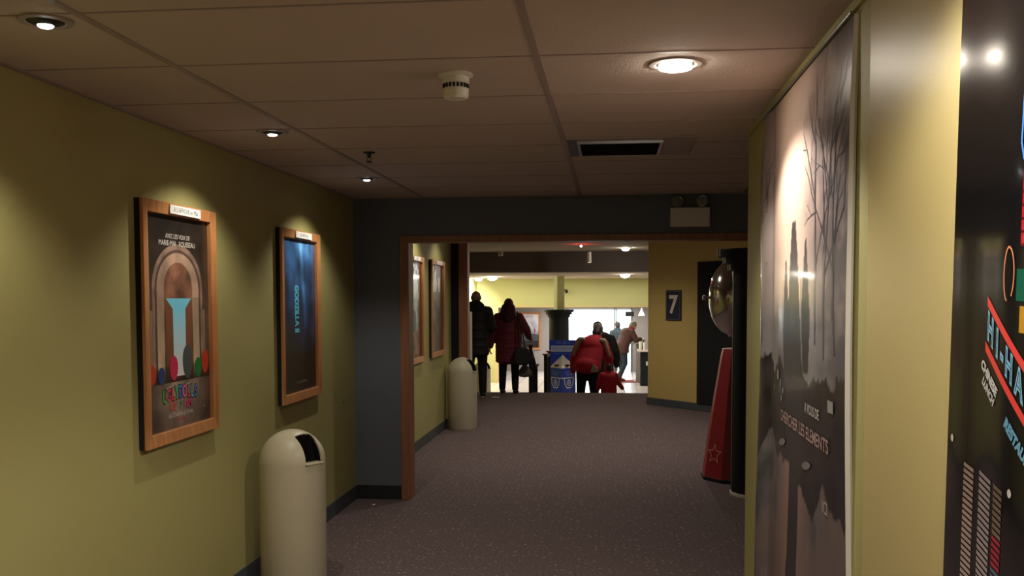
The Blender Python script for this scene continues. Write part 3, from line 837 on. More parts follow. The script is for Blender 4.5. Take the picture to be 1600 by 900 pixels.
# star outline on the pedestal face
def star_pts(n, R1, R2): return [((R1 if k % 2 == 0 else R2)*math.sin(k*PI/n), (R1 if k % 2 == 0 else R2)*math.cos(k*PI/n)) for k in range(2*n)]
sa = Art(); sp = star_pts(5, .085, .036); sp.append(sp[0])
sa.line(sp, .008, (216, 140, 120), 1)
st = sa.build('star', M['print'], t, loc=(0, 0, 0))
az = R(216)
rr = .345-.05*(.22/.31)
st.matrix_local = Matrix.Translation((.306*math.cos(az), .306*math.sin(az), .24)) @ Matrix.Rotation(az+PI/2, 4, 'Z') @ Matrix.Rotation(R(-7), 4, 'X')
rot = Matrix.Translation((-.10, 0, 1.60)) @ Matrix.Rotation(R(-90), 4, 'Y')
dm = MB().lathe([(.33, 0), (.325, .03), (.30, .075), (.25, .12), (.18, .16), (.09, .182), (0, .19)], 48, rot).build('dome', M['chrome'], t, smooth=True)
MB().lathe([(.325, -.02), (.345, -.01), (.345, .012), (.328, .02)], 48, rot).build('bezel', M['steel'], dm, smooth=True)
MB().lathe([(0, .185), (.012, .185), (.012, .215), (.022, .22), (.022, .24), (0, .245)], 20, rot).build('knob', M['steel'], dm, smooth=True)
MB().lathe([(.325, 0), (.325, -.30), (.28, -.36), (0, -.36)], 40, rot).build('drum', M['blackgl'], t, smooth=True)
yk = MB(); yk.box(-.03, .12, -.06, .06, 1.14, 1.29)
yk.build('yoke', M['black'], t)

# ================================================================== SIGN 7
s7 = .46
t = thing('number_sign', AM @ Vector((s7+.09, -.003, 1.27)), AA, 'dark number 7 sign on the angled yellow wall', 'sign')
q = .155
MB().prism([(-q, 0), (q, 0), (q, .44), (-q, .44)], -.018, 0).build('plate', mat('sign_navy', (38, 44, 62), .5), t, bevel=.008)
a = Art(); a.text('7', 0, .22, .36, (222, 214, 196), 1, bold=.010, sx=1.0)
for e in ([(-q+.018, .018), (q-.018, .018), (q-.018, .422), (-q+.018, .422), (-q+.018, .018)],): a.line(e, .006, (120, 118, 116), 1)
a.build('numeral', M['print'], t, loc=(0, -.0185, 0))

# ================================================================== SMALL LEFT ITEMS
t = thing('vending_cabinet', (-2.38, 14.0, 0), 0, 'slim cabinet with a red printed front and chrome edge, beside the wood trim', 'cabinet')
MB().box(-.3, .3, -.25, .25, 0, 1.40).build('body', M['cloudy'], t, bevel=.01)
MB().box(.295, .325, -.275, -.25, .02, 1.39).build('chrome_edge', M['chrome'], t)
a = Art(); a.grid(-.29, .04, .29, 1.36, 24, 50, lambda x, z: (176, 30, 36) if z < .75 else lerp((190, 110, 90), (120, 110, 108), .5+fbm(x, z, 9, 2)))
a.build('printed_front', M['print'], t, loc=(0, -.252, 0))
t = thing('wall_hook', (XL, 7.1, .815), 0, 'tiny metal hook on the left wall near the doorway', 'hook')
MB().box(0, .004, -.012, .012, -.012, .012).build('plate', M['steel'], t); MB().tube([(.004, 0, 0), (.02, 0, -.002), (.026, 0, .008)], .003, 8).build('peg', M['steel'], t)
def scrap(loc, label, s):
    m = MB(); m._add([(-s, -s*.7, 0), (s, -s*.5, .004), (s*.8, s*.6, .001), (-s*.6, s*.8, .005), (0, 0, .009), (-s, -s*.7, .001), (s, -s*.5, .005), (s*.8, s*.6, .002), (-s*.6, s*.8, .006), (0, 0, .010)],
           [(0, 1, 4), (1, 2, 4), (2, 3, 4), (3, 0, 4), (6, 5, 9), (7, 6, 9), (8, 7, 9), (5, 8, 9), (0, 5, 6, 1), (1, 6, 7, 2), (2, 7, 8, 3), (3, 8, 5, 0)])
    tag(m.build('paper_scrap', M['paper'], loc=loc), label, 'litter')
scrap((-1.83, 7.22, .001), 'tiny white paper scrap on the carpet near the foot of the slate wall', .012)
scrap((-1.86, 15.35, .001), 'pale paper scrap on the carpet at the feet of the woman in maroon', .07)

# ================================================================== LOBBY FITTINGS
# lobby poster
lp_, pw, ph, fw = poster_frame('orange framed poster on the grey lobby wall beside the black column', 'poster', 0, .70, 0, 1.12, None, x=0)
lp_.location = (-2.49, 28.998, .04); lp_.rotation_euler = (0, 0, 0)
a = Art()
def p5(x, z):
    zz = z/ph; n = fbm(x, z, 5, 41)
    c = lerp((150, 150, 160), (225, 222, 228), (zz-.35)*2+n*.6)
    if zz < .45+.1*n: c = (70, 72, 82)
    if zz < .2: c = (30, 30, 36)
    return c
a.grid(-pw/2, 0, pw/2, ph, 30, 50, p5)
a.text('BIENTOT', 0, ph*.93, .06, (60, 62, 70), 2)
blob(a, .17, ph*.52, .02, .06, (150, 40, 44), 2)
a.build('print', M['print'], lp_, loc=(0, -.014, fw))
# hanging things from the foyer ceiling
t = thing('track_spotlight', (-.42, 18.0, H2), 0, 'white tube spotlight hanging from the foyer ceiling beside the red beacon', 'spotlight')
MB().tube([(0, 0, 0), (0, 0, -.06)], .012).build('stem', M['steel'], t); MB().lathe([(0, -.05), (.038, -.05), (.04, -.24), (.034, -.245), (.03, -.22), (0, -.22)], 24).build('housing', M['cloudy'], t, smooth=True)
MB().sphere((0, 0, -.228), (.022, .022, .012), 14).build('bulb', M['bulbsm'], t)
t = thing('ceiling_box', (-2.13, 18.4, H2), 0, 'small white junction box under the foyer ceiling at the left', 'junction box')
MB().box(-.045, .045, -.05, .05, -.09, 0).build('housing', M['cloudy'], t, bevel=.01); MB().box(-.03, .03, -.052, -.05, -.07, -.02).build('cover', M['steel'], t)
t = thing('beacon', (-.515, 16.2, H2), 0, 'small red glowing signal light on the foyer ceiling', 'signal light')
MB().lathe([(0, 0), (.04, 0), (.04, -.015), (0, -.015)], 20).build('base', M['darkmetal'], t)
MB().sphere((0, 0, -.03), (.022, .022, .02), 16).build('lens', mat('red_white_lens', (255, 220, 220), .3, emit=8, ecol=(255, 190, 190)), t)
d = bpy.data.lights.new('beacon_light', 'POINT'); d.energy = 2.0; d.color = (1, .05, .05); d.shadow_soft_size = .02
o = bpy.data.objects.new('beacon_light', d); COL.objects.link(o); o.parent = t; o.location = (0, 0, -.07)
t = thing('security_camera', (-1.19, 24.97, 1.80), 0, 'small black security camera on the yellow fascia right of the pillar', 'camera')
MB().box(-.03, .03, -.02, .0, -.03, .03).build('mount', M['darkmetal'], t)
MB().lathe([(0, 0), (.04, 0), (.04, .16), (.03, .17), (0, .17)], 20, Matrix.Translation((.0, -.02, 0)) @ Matrix.Rotation(R(105), 4, 'X') @ Matrix.Rotation(R(10), 4, 'Y')).build('housing', M['blackgl'], t, smooth=True)
t = thing('hanging_sign', (.46, 25.06, 1.12), 0, 'small black hanging sign below the fascia of the bright entrance', 'sign')
MB().box(-.11, .11, -.02, .02, 0, .12).build('board', M['black'], t, bevel=.004)
a = Art()
for k in range(3): a.rect(-.08, .022+k*.032, .08, .03+k*.032, (92, 90, 88), 1)
a.build('lettering', M['print'], t, loc=(0, -.0205, 0))
for sx in (-.09, .09): MB().tube([(sx, 0, .12), (sx, .1, .24)], .004, 6).build('hanger', M['steel'], t)
# free standing chrome post of the entrance
t = thing('entrance_post', (.10, 25.08, -.62), 0, 'silver upright post from floor to lintel in the bright entrance', 'post')
MB().box(-.045, -.012, -.04, .04, 0, 1.975).box(.0, .03, -.04, .04, 0, 1.975).build('upright', M['steel'], t); MB().box(-.06, .045, -.055, .055, 0, .01).build('foot_plate', M['steel'], t)
t = thing('pendant_lamp', (.80, 26.2, 1.75), 0, 'white bell shaped pendant lamp above the counter', 'lamp')
MB().tube([(0, 0, 0), (0, 0, -.45)], .005, 8).build('cord', M['cloudy'], t)
MB().lathe([(.016, -.44), (.022, -.49), (.05, -.55), (.085, -.63), (.08, -.63), (.045, -.55), (.012, -.49)], 28).build('shade', mat('lit_glass_shade', (250, 250, 250), .4, emit=3), t, smooth=True)
# counter
t = thing('counter', (1.28, 24.6, -.62), 0, 'dark service counter with a pale top at the right of the lobby', 'counter')
MB().box(-.56, .7, -.3, .3, 0, .86).build('body', M['black'], t, bevel=.005)
MB().box(-.64, .72, -.36, .36, .86, .90).build('countertop', mat('pale_counter', (214, 196, 186), .3), t, bevel=.008)
MB().box(-.42, .3, -.315, -.3, .52, .62).build('drawer', M['cloudy'], t, bevel=.004)
t = thing('bar_table', (.66, 25.62, -.62), 0, 'grey high bar table that the man in brown leans on', 'table')
MB().box(-.14, .22, -.18, .18, 1.0, 1.035).build('tabletop', M['grey'], t, bevel=.006); MB().box(-.02, .10, -.05, .05, .02, 1.0).build('leg', M['grey'], t); MB().box(-.08, .18, -.2, .2, 0, .02).build('foot', M['grey'], t)
for k, (x, y, lab, h) in enumerate(((.72, 24.45, 'white paper cup on the counter beside the man in brown', .20), (.82, 24.42, 'white paper cup on the counter nearest the yellow wall', .18))):
    t = thing('paper_cup', (x, y, .28), 0, lab, 'cup', 'cups on the counter')
    MB().lathe([(0, 0), (.03, 0), (.04, h), (0, h)], 20).build('cup', M['paper'], t, smooth=True); MB().lathe([(0, h), (.043, h), (.043, h+.012), (0, h+.018)], 20).build('lid', M['cloudy'], t, smooth=True)
m = MB(); m.lathe([(0, 0), (.05, 0), (.055, .1), (.03, .2), (.02, .26), (0, .26)], 20)
t = thing('green_bottle', (.80, 24.6, .28), 0, 'dark green bottle on the counter behind the cups', 'bottle')
m.build('glass_body', mat('green_plastic', (14, 70, 62), .3), t, smooth=True); MB().lathe([(0, .26), (.022, .26), (.022, .30), (0, .30)], 16).build('cap', M['cloudy'], t)
tag(MB().box(-.32, .75, 25.3, 25.95, -.62, -.605).build('floor_mat', mat('red_mat', (150, 50, 56), .9, bump=.4, bscale=90), bevel=.004), 'dark red mat on the lobby floor under the leaning man', 'mat')

# handrails
def handrail(loc, label, L_, drop, ytop):
    t = thing('stair_handrail', loc, 0, label, 'handrail', 'black stair handrails')
    for (y, zb, zt) in ((0, 0, ytop), (L_, -drop, ytop-drop)):
        MB().box(-.03, .03, y-.03, y+.03, zb, zt).build('newel_post', M['black'], t, bevel=.006)
        MB().box(-.055, .055, y-.055, y+.055, zt, zt+.03).build('post_cap', M['trimwood'], t, bevel=.006)
    MB().tube([(0, 0, ytop-.05), (0, L_, ytop-.05-drop)], .028, 12).build('rail', M['black'], t, smooth=True)
    MB().tube([(0, 0, .13), (0, L_, .13-drop)], .014, 8).build('bottom_rail', M['black'], t)
    n = 5
    for k in range(1, n):
        y = L_*k/n; z = -drop*k/n
        b = MB().tube([(0, y, .12+z), (0, y, .42+z), (0, y, ytop-.06+z)], .012, 8).build('baluster', M['black'], t)
        MB().sphere((0, y, .42+z), (.024, .024, .03), 12).build('collar', M['black'], b)
    return t
handrail((-1.36, 16.10, 0), 'black stair handrail by the woman in maroon, nearest of the two', 1.15, .42, .80)
handrail((-1.22, 17.75, -.62), 'black handrail beyond the stair foot in front of the blue bin', 1.0, .0, 1.16)

# blue glasses recycling bin
t = thing('recycling_bin', (-1.0, 19.5, -.62), 0, 'blue cardboard bin printed with big white eyeglasses in front of the black column', 'bin')
hw = .27
body = MB(); body._add([(-hw, .12, 0), (0, -.20, 0), (hw, .12, 0), (0, .30, 0), (-hw, .12, .80), (0, -.20, .80), (hw, .12, .80), (0, .30, .80)],
                       [(3, 2, 1, 0), (4, 5, 6, 7), (0, 1, 5, 4), (1, 2, 6, 5), (2, 3, 7, 6), (3, 0, 4, 7)])
body.build('box', M['bluebox'], t)
MB().box(-hw, hw, .12, .14, .80, 1.36).build('header_board', M['bluebox'], t)
rf = MB(); rf._add([(-hw, .12, .80), (0, -.20, .80), (hw, .12, .80), (0, .12, 1.06)], [(0, 1, 3), (1, 2, 3), (0, 3, 2), (2, 1, 0)])
rf.build('sloped_lid', M['paper'], t)
def face_mtx(p, q):   # local x along p->q, facing outward to -y side
    p, q = Vector(p), Vector(q); x = (q-p).normalized(); return Matrix.Translation(p) @ Matrix.Rotation(math.atan2(x.y, x.x), 4, 'Z')
wl = ((hw)**2+.32**2)**.5
for i, (p, q) in enumerate((((-hw, .12, 0), (0, -.20, 0)), ((0, -.20, 0), (hw, .12, 0)))):
    a = Art(); cx = wl/2; cz = .50; n = 20; wc = (225, 232, 245)
    pts = [(cx-.13, cz+.10), (cx+.13, cz+.10), (cx+.12, cz-.02), (cx+.06, cz-.10), (cx-.06, cz-.10), (cx-.12, cz-.02), (cx-.13, cz+.10)]
    a.line(pts, .022, wc, 1)
    a.line([(cx+.05*math.cos(2*PI*k/n), cz+.055*math.sin(2*PI*k/n)) for k in range(n+1)], .02, wc, 1)
    a.poly([(cx+.018*math.cos(2*PI*k/n), cz+.022*math.sin(2*PI*k/n)) for k in range(n)], wc, 1)
    a.line([(0 if i else wl-.09, cz+.10), (.09 if i else wl, cz+.10)], .022, wc, 1)
    a.text('RECYCLEZ' if i == 0 else 'LUNETTES', cx, .71, .05, (120, 150, 220), 1)
    a.rect(cx-.08, .66, cx+.08, .675, (110, 140, 215), 1)
    o = a.build('printed_glasses', M['print'], t); o.matrix_local = face_mtx(p, q) @ Matrix.Translation((0, -.002, 0))
a = Art(); a.rect(-.24, 1.12, .26, 1.25, (176, 196, 232), 1); a.text('MERCI DE RECYCLER', .01, 1.185, .046, (70, 90, 150), 2)
a.text('REAL', -.07, 1.305, .05, (150, 175, 235), 1); a.text('3D', .13, 1.305, .05, (150, 175, 235), 1)
a.line([(.04+.025*math.cos(2*PI*k/16), 1.305+.025*math.sin(2*PI*k/16)) for k in range(17)], .008, (170, 190, 235), 1)
a.text('DEPOSEZ VOS LUNETTES ICI', 0, 1.085, .03, (120, 150, 225), 1)
a.build('header_print', M['print'], t, loc=(0, .118, 0))
for sx in (-.11, .11):
    MB().sphere((sx, -.052, .856), (.055, .05, .018), 14).build('slot', M['blackmat'], t)

# ================================================================== PEOPLE
def remeshed(mb, name, m, parent, vox, smooth_it=3):
    bmesh.ops.recalc_face_normals(mb.bm, faces=mb.bm.faces)
    me = bpy.data.meshes.new('tmp'); mb.bm.to_mesh(me); mb.bm.free()
    o = bpy.data.objects.new('tmp', me); COL.objects.link(o)
    r = o.modifiers.new('Remesh', 'REMESH'); r.mode = 'VOXEL'; r.voxel_size = vox
    if smooth_it:
        s = o.modifiers.new('Smooth', 'SMOOTH'); s.iterations = smooth_it; s.factor = .5
    dg = bpy.context.evaluated_depsgraph_get()
    nm = bpy.data.meshes.new_from_object(o.evaluated_get(dg))
    bpy.data.objects.remove(o); bpy.data.meshes.remove(me)
    nm.materials.clear(); nm.materials.append(m)
    for p in nm.polygons: p.use_smooth = True
    q = bpy.data.objects.new(name, nm); COL.objects.link(q); q.parent = parent
    return q

def hand(mb, wrist, d, inward, curl=.5, s=1.0):
    """palm, four fingers and a thumb; d = direction from the forearm, inward = direction the palm faces"""
    w_ = Vector(wrist); d = Vector(d).normalized(); n = Vector(inward); n = (n-d*n.dot(d)).normalized(); sd = d.cross(n).normalized()
    for k in (-1.2, -.4, .4, 1.2):
        mb.capsule(w_+sd*k*.012*s, .016*s, w_+d*.085*s+sd*k*.019*s, .013*s, 10)
    for k, L_ in ((-1.5, .062), (-.5, .075), (.5, .080), (1.5, .070)):
        b0 = w_+d*.088*s+sd*k*.0195*s
        d1 = (d+n*curl).normalized(); d2 = (d*.6+n*curl*1.8).normalized()
        b1 = b0+d1*L_*.5*s; b2 = b1+d2*L_*.5*s
        mb.capsule(b0, .0095*s, b1, .0085*s, 8); mb.capsule(b1, .0085*s, b2, .0075*s, 8)
    return sd

def person(loc, rz, label, J, clothes, hair, group=None, s=1.0, face=True, hair_fn=None, vox=.0085):
    """J: joints in a local frame (x right, y forward). clothes: dict of materials"""
    t = thing('person', loc, rz, label, 'person', group)
    V = {k: Vector(v)*s for k, v in J.items()}
    r = lambda q: q*s
    b = MB()
    pel, ch, nk, hd = V['pelvis'], V['chest'], V['neck'], V['head']
    b.sphere(pel, (r(.155), r(.11), r(.12)), 20); b.sphere(ch, (r(.17), r(.11), r(.17)), 20)
    b.capsule(pel, r(.11), ch, r(.12)); b.capsule(ch, r(.10), nk, r(.058)); b.capsule(nk, r(.055), hd-Vector((0, 0, r(.05))), r(.055))
    up = (hd-nk).normalized(); fw = V.get('look', Vector((0, 1, 0))); fw = (fw-up*fw.dot(up)).normalized(); rt = fw.cross(up).normalized()
    RM = Matrix((rt, fw, up)).transposed()
    P = lambda x, y, z: hd+RM @ Vector((x*s, y*s, z*s))
    e = RM.to_euler()
    b.sphere(hd, (r(.079), r(.096), r(.102)), 24, rot=e); b.sphere(P(0, -.008, .035), (r(.074), r(.088), r(.068)), 20, rot=e); b.sphere(P(0, .03, -.055), (r(.055), r(.055), r(.06)), 18, rot=e)   # skull, jaw
    b.capsule(P(0, .088, .015), r(.010), P(0, .112, -.022), r(.014), 8)                                  # nose
    b.sphere(P(0, .083, -.055), (r(.024), r(.014), r(.010)), 10, rot=e); b.sphere(P(0, .078, .03), (r(.055), r(.02), r(.012)), 12, rot=e)
    for sx in (-1, 1): b.sphere(P(sx*.079, -.005, -.005), (r(.010), r(.022), r(.033)), 10, rot=e)
    for sd_ in ('l', 'r'):
        sh, el, wr_ = V['sh_'+sd_], V['el_'+sd_], V['wr_'+sd_]
        b.capsule(ch+(sh-ch)*.5, r(.08), sh, r(.062)); b.capsule(sh, r(.055), el, r(.042)); b.capsule(el, r(.042), wr_, r(.028))
        dd = (wr_-el).normalized(); inw = V.get('palm_'+sd_, Vector((1 if sd_ == 'l' else -1, 0, 0)))
        sdv = hand(b, wr_, V.get('hd_'+sd_, dd), inw, .5, s)
        hdv = V.get('hd_'+sd_, dd).normalized(); fwd = Vector((0, 1, .2)); fwd = (fwd-hdv*fwd.dot(hdv))
        if fwd.length < .1: fwd = sdv
        fwd.normalize()
        b.capsule(wr_+hdv*r(.03)+fwd*r(.018), r(.013), wr_+hdv*r(.065)+fwd*r(.048), r(.0105), 8)
        b.capsule(wr_+hdv*r(.065)+fwd*r(.048), r(.0105), wr_+hdv*r(.095)+fwd*r(.05), r(.009), 8)
        hp, kn, an = V['hp_'+sd_], V['kn_'+sd_], V['an_'+sd_]
        b.capsule(hp, r(.088), kn, r(.058)); b.capsule(kn, r(.056), an, r(.036))
        ft = V.get('toe_'+sd_, an+Vector((0, .16*s, -.05*s)))
        b.capsule(an, r(.034), ft, r(.026))
    body = remeshed(b, 'body', M['skin'], t, vox*max(.75, s))
    if face:
        for sx in (-1, 1):
            MB().sphere(P(sx*.03, .086, .012), (r(.011), r(.006), r(.006)), 10, rot=e).build('eye', M['blackgl'], t)
        MB().sphere(P(0, .094, -.055), (r(.022), r(.005), r(.004)), 10, rot=e).build('mouth', mat('lips', (150, 70, 70), .5), t)
    # trousers
    tr_ = MB(); tr_.sphere(pel, (r(.175), r(.13), r(.14)), 18)
    for sd_ in ('l', 'r'):
        hp, kn, an = V['hp_'+sd_], V['kn_'+sd_], V['an_'+sd_]
        tr_.capsule(hp, r(.108), kn, r(.078)); tr_.capsule(kn, r(.078), an+Vector((0, 0, r(.01))), r(.062))
    remeshed(tr_, 'trousers', clothes['trousers'], t, .014*s)
    for sd_ in ('l', 'r'):
        an = V['an_'+sd_]; ft = V.get('toe_'+sd_, an+Vector((0, .16*s, -.05*s)))
        d = (ft-an); d.z = 0; d.normalize(); base = Vector((an.x, an.y, an.z-r(.055)))
        m = MB(); m.sphere(base+d*r(-.02)+Vector((0, 0, r(.01))), (r(.045), r(.05), r(.045)), 16); m.sphere(base+d*r(.13)-Vector((0, 0, r(.008))), (r(.05), r(.06), r(.032)), 16)
        m.capsule(base-Vector((0, 0, -r(.0))), r(.042), base+d*r(.12)-Vector((0, 0, r(.008))), r(.036)); m.capsule(base, r(.045), an+Vector((0, 0, r(.03))), r(.05))
        sh_ = remeshed(m, 'shoe', clothes.get('shoes', M['shoe']), t, .009)
        so = MB(); so.capsule(base+d*r(-.03)-Vector((0, 0, r(.035))), r(.03), base+d*r(.15)-Vector((0, 0, r(.035))), r(.03), 12)
        q = so.build('sole', clothes.get('soles', M['blackmat']), sh_, smooth=True)
    # coat
    c = MB(); hem = clothes.get('hem', .12); bulk = clothes.get('bulk', 1.15)
    c.sphere(ch+Vector((0, 0, r(.02))), (r(.20*bulk), r(.145*bulk), r(.20)), 20); c.sphere(pel+Vector((0, 0, r(.02))), (r(.195*bulk), r(.155*bulk), r(.16)), 20)
    for q in range(9): c.sphere(pel.lerp(ch, q/8*.95), (r((.205-.005*q/8)*bulk), r(.152*bulk), r(.08)), 20)
    down = Vector((0, 0, -1))
    h0 = pel+down*r(hem)
    for q in range(7): c.sphere(pel.lerp(h0+down*r(.03), q/6), (r(.205*bulk), r(.155*bulk), r(.07)), 20)
    c.capsule(ch, r(.12), nk, r(.088))
    for k in clothes.get('rolls', []):
        p = pel.lerp(ch, k); c.sphere(p, (r(.208*bulk), r(.165*bulk), r(.045)), 20)
    for sd_ in ('l', 'r'):
        sh, el, wr_ = V['sh_'+sd_], V['el_'+sd_], V['wr_'+sd_]; a_ = clothes.get('arm', 1.0)
        c.capsule(ch+(sh-ch)*.5+Vector((0, 0, r(.02))), r(.11), sh+Vector((0, 0, r(-.02))), r(.075*a_)); c.capsule(nk+Vector((0, 0, r(-.04))), r(.07), sh+Vector((0, 0, r(-.015))), r(.066*a_)); c.capsule(sh+Vector((0, 0, r(-.02))), r(.076*a_), el, r(.070*a_)); c.capsule(el, r(.072*a_), wr_-(wr_-el).normalized()*r(.01), r(.052*a_))
    coat = remeshed(c, 'coat', clothes['coat'], t, .014*s, 4)
    if clothes.get('collar'):
        m = MB(); m.sphere(nk+(hd-nk)*.12, (r(.115), r(.115), r(.06)), 18); remeshed(m, 'collar', clothes['collar'], t, .012)
    if clothes.get('hood'):
        m = MB(); m.sphere(nk+Vector((0, r(-.085), r(-.03))), (r(.15), r(.07), r(.11)), 18); remeshed(m, 'hood', clothes['hood'], t, .012)
    if hair:
        m = MB()
        if hair_fn: hair_fn(m, P, e, r, hd, nk)
        else:
            m.sphere(P(0, -.016, .022), (r(.086), r(.098), r(.108)), 20, rot=e); m.sphere(P(0, -.045, -.02), (r(.078), r(.07), r(.09)), 18, rot=e)
        remeshed(m, 'hair', hair, t, .010)
    return t, V, P, e

def stand(h=1.72, la=0.0):
    k = h/1.72
    d = dict(pelvis=(0, 0, .93), chest=(0, .0, 1.28), neck=(0, 0, 1.49), head=(0, .015, 1.61),
             sh_l=(-.20, 0, 1.41), sh_r=(.20, 0, 1.41), el_l=(-.26, -.03, 1.12), el_r=(.26, -.03, 1.12), wr_l=(-.27, .06, .88), wr_r=(.27, .06, .88),
             hp_l=(-.09, 0, .90), hp_r=(.09, 0, .90), kn_l=(-.11, .01, .50), kn_r=(.11, .01, .50), an_l=(-.12, 0, .085), an_r=(.12, 0, .085))
    return d, k

# --- bald man in black, walking away, left
J, k = stand()
J.update(el_l=(-.30, .02, 1.13), wr_l=(-.16, .2, 1.02), el_r=(.27, .0, 1.12), wr_r=(.15, .2, 1.0), kn_r=(.10, .05, .5), an_r=(.11, -.06, .085), an_l=(-.12, .1, .085))
person((-2.20, 15.5, 0), R(4), 'balding person in a long black puffer coat walking away at the left', J,
       dict(coat=M['coatblk'], trousers=M['pants'], shoes=M['shoe'], soles=M['cloudy'], hem=.20, bulk=1.06, rolls=[-.3, .1, .5, .9], hood=M['coatblk']),
       M['hairgr'], s=1.0, hair_fn=lambda m, P, e, r, hd, nk: m.sphere(P(0, -.028, -.012), (r(.082), r(.072), r(.05)), 18, rot=e))
# --- woman in maroon
J, k = stand()
J.update(el_l=(-.30, -.04, 1.12), wr_l=(-.34, .0, .86), el_r=(.32, .06, 1.16), wr_r=(.34, .24, 1.02), hd_r=(.15, 1, -.2), palm_r=(0, 0, -1), an_l=(-.13, .06, .085), kn_r=(.11, .05, .5))
def longhair(m, P, e, r, hd, nk):
    m.sphere(P(0, -.012, .02), (r(.090), r(.102), r(.108)), 20, rot=e)
    m.capsule(P(0, -.03, -.02), r(.088), P(0, -.06, -.25), r(.135)); m.capsule(P(-.06, -.04, -.05), r(.07), P(-.11, -.07, -.26), r(.06)); m.capsule(P(.06, -.04, -.05), r(.07), P(.11, -.07, -.26), r(.06))
tw, Vw, Pw, ew = person((-1.72, 16.0, 0), R(-3), 'woman with long auburn hair in a maroon coat, standing at the stair rail', J,
       dict(coat=M['maroon'], trousers=M['pants'], hem=.30, bulk=1.22, arm=1.12, rolls=[-.2, .2, .6]), M['hairred'], s=.92, hair_fn=longhair)
# shoulder bag of the woman
t = thing('shoulder_bag', (-1.47, 15.70, .50), R(10), 'black shoulder bag hanging at the right hip of the woman in maroon', 'bag')
MB().prism([(-.10, .0), (.10, .0), (.14, .06), (.13, .22), (.09, .29), (-.09, .29), (-.13, .22), (-.14, .06)], -.07, .07).build('pouch', M['coatblk'], t, bevel=.03)
MB().tube([(.05, 0, .27), (.02, .02, .5), (-.04, .06, .75), (-.07, .10, .88), (-.06, .0, .70), (-.05, -.01, .27)], .010, 8).build('strap', M['black'], t, smooth=True)
t = thing('carrier_bag', (-1.44, 15.90, .28), 0, 'crumpled grey carrier bag hanging below the black shoulder bag', 'bag')
MB().lathe([(0, 0), (.09, .01), (.12, .05), (.10, .12), (.05, .19), (.03, .22), (0, .22)], 9, Matrix.Diagonal((1, .45, 1, 1))).build('sack', M['mesh_grey'], t)
MB().tube([(0, 0, .2), (.02, 0, .30), (.03, 0, .42)], .008, 8).build('handle', M['black'], t)

# --- man in red and beige jacket (bending a little, seen from behind)
J, k = stand()
J.update(pelvis=(-.04, -.02, .93), chest=(.03, .14, 1.24), neck=(.10, .24, 1.40), head=(.13, .32, 1.50), look=(.3, 1, -.35),
         sh_l=(-.17, .13, 1.36), sh_r=(.25, .17, 1.33), el_l=(-.27, .10, 1.08), wr_l=(-.29, .14, .84), el_r=(.34, .16, 1.06), wr_r=(.31, .14, .80),
         hp_l=(-.13, 0, .90), hp_r=(.05, 0, .90), kn_l=(-.15, .03, .5), kn_r=(.08, .0, .5), an_l=(-.17, .0, .085), an_r=(.10, .02, .085))
tr, Vr, Pr, er = person((-.40, 17.45, -.62), 0, 'man in a red jacket with beige shoulder panels, bending forward below the stairs', J,
       dict(coat=M['redb'], trousers=M['pants'], hem=.01, bulk=1.18, arm=1.08, collar=M['redb']), M['hairbr'], s=1.05)
pan = MB()
for sd_ in ('l', 'r'):
    sh, el, ch = Vr['sh_'+sd_], Vr['el_'+sd_], Vr['chest']
    off = Vector((0, -.075, .035))
    pan.capsule(ch.lerp(sh, .75)+off+Vector((0, -.02, .04)), .045, sh+off, .05); pan.capsule(sh+off, .05, sh.lerp(el, .8)+Vector((.02 if sd_ == 'r' else -.02, -.075, 0)), .03)
remeshed(pan, 'shoulder_panel', M['beige'], tr, .012)
pn = MB(); pn.prism([(.02, .885), (.16, .89), (.16, .96), (.07, 1.04)], -.214, -.17)
pn.build('hem_panel', M['beige'], tr, bevel=.01)
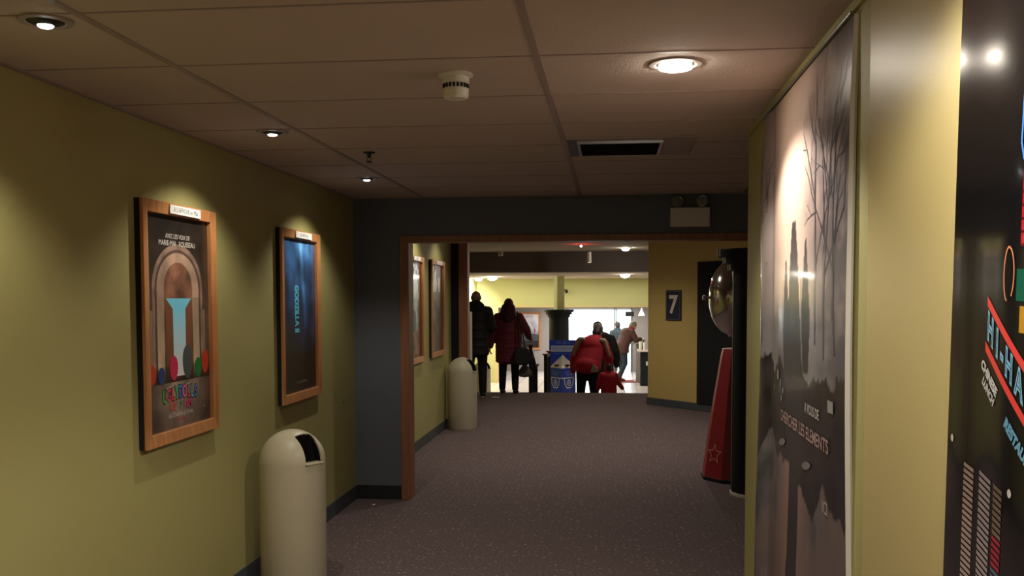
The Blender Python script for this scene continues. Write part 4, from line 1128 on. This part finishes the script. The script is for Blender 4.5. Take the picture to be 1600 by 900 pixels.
# --- person in black coat and pale cap beyond
J, k = stand()
J.update(chest=(.02, .12, 1.26), neck=(-.02, .2, 1.43), head=(-.05, .27, 1.53), look=(-.3, 1, -.3), sh_l=(-.2, .13, 1.36), sh_r=(.19, .10, 1.36), el_r=(.27, .05, 1.10), wr_r=(.29, .1, .84), el_l=(-.26, .1, 1.1), wr_l=(-.2, .3, .95))
tb_, Vb, Pb, eb = person((-.20, 18.9, -.62), R(3), 'person in a black coat with a pale trimmed hat, beyond the man in red', J,
       dict(coat=M['pants'], trousers=M['pants'], hem=.16, bulk=1.1, arm=1.1), M['hairgr'], s=1.05)
MB().sphere(Pb(0, -.005, .075), (.09, .105, .07), 20, rot=eb).build('hat', M['black'], tb_, smooth=True)
MB().sphere(Pb(0, -.005, .055), (.097, .112, .022), 20, rot=eb).build('hat_band', M['paper'], tb_, smooth=True)
# --- child
J, k = stand()
J.update(el_r=(.27, .06, 1.18), wr_r=(.42, .10, .98), el_l=(-.30, .02, 1.15), wr_l=(-.32, .06, .95))
person((-.05, 17.3, -.62), R(5), 'small child in a red jacket and black trousers beside the man in red', J,
       dict(coat=M['redb'], trousers=M['pants'], hem=.08, bulk=1.2, arm=1.15), M['hairbr'], s=.60)
# --- leaning man
J, k = stand()
J.update(pelvis=(0, .12, .90), chest=(0, .26, 1.20), neck=(0, .38, 1.36), head=(0, .46, 1.46), look=(0, 1, -.1),
         sh_l=(-.18, .33, 1.31), sh_r=(.18, .33, 1.31), el_l=(-.24, .42, 1.08), el_r=(.24, .42, 1.08), wr_l=(-.12, .62, 1.10), wr_r=(.12, .62, 1.10),
         hd_l=(0, 1, 0), hd_r=(0, 1, 0), palm_l=(0, 0, -1), palm_r=(0, 0, -1), hp_l=(-.09, .12, .88), hp_r=(.09, .12, .88), kn_l=(-.1, .02, .48), kn_r=(.1, .16, .47), an_l=(-.11, -.14, .085), an_r=(.11, -.02, .085))
person((.16, 25.62, -.605), R(-62), 'grey haired man in a brown jacket and jeans leaning on the high bar table', J,
       dict(coat=M['brownj'], trousers=M['jeans'], shoes=M['shoered'], hem=.10, bulk=1.18, arm=1.1, collar=M['redb']), M['hairgr'], s=1.0)
# --- dark figure behind the post
J, k = stand()
person((.17, 28.3, -.62), R(20), 'dark dressed person standing behind the silver entrance post', J,
       dict(coat=M['teal'], trousers=M['pants'], hem=.15, bulk=1.05), M['hairbr'], s=.88)
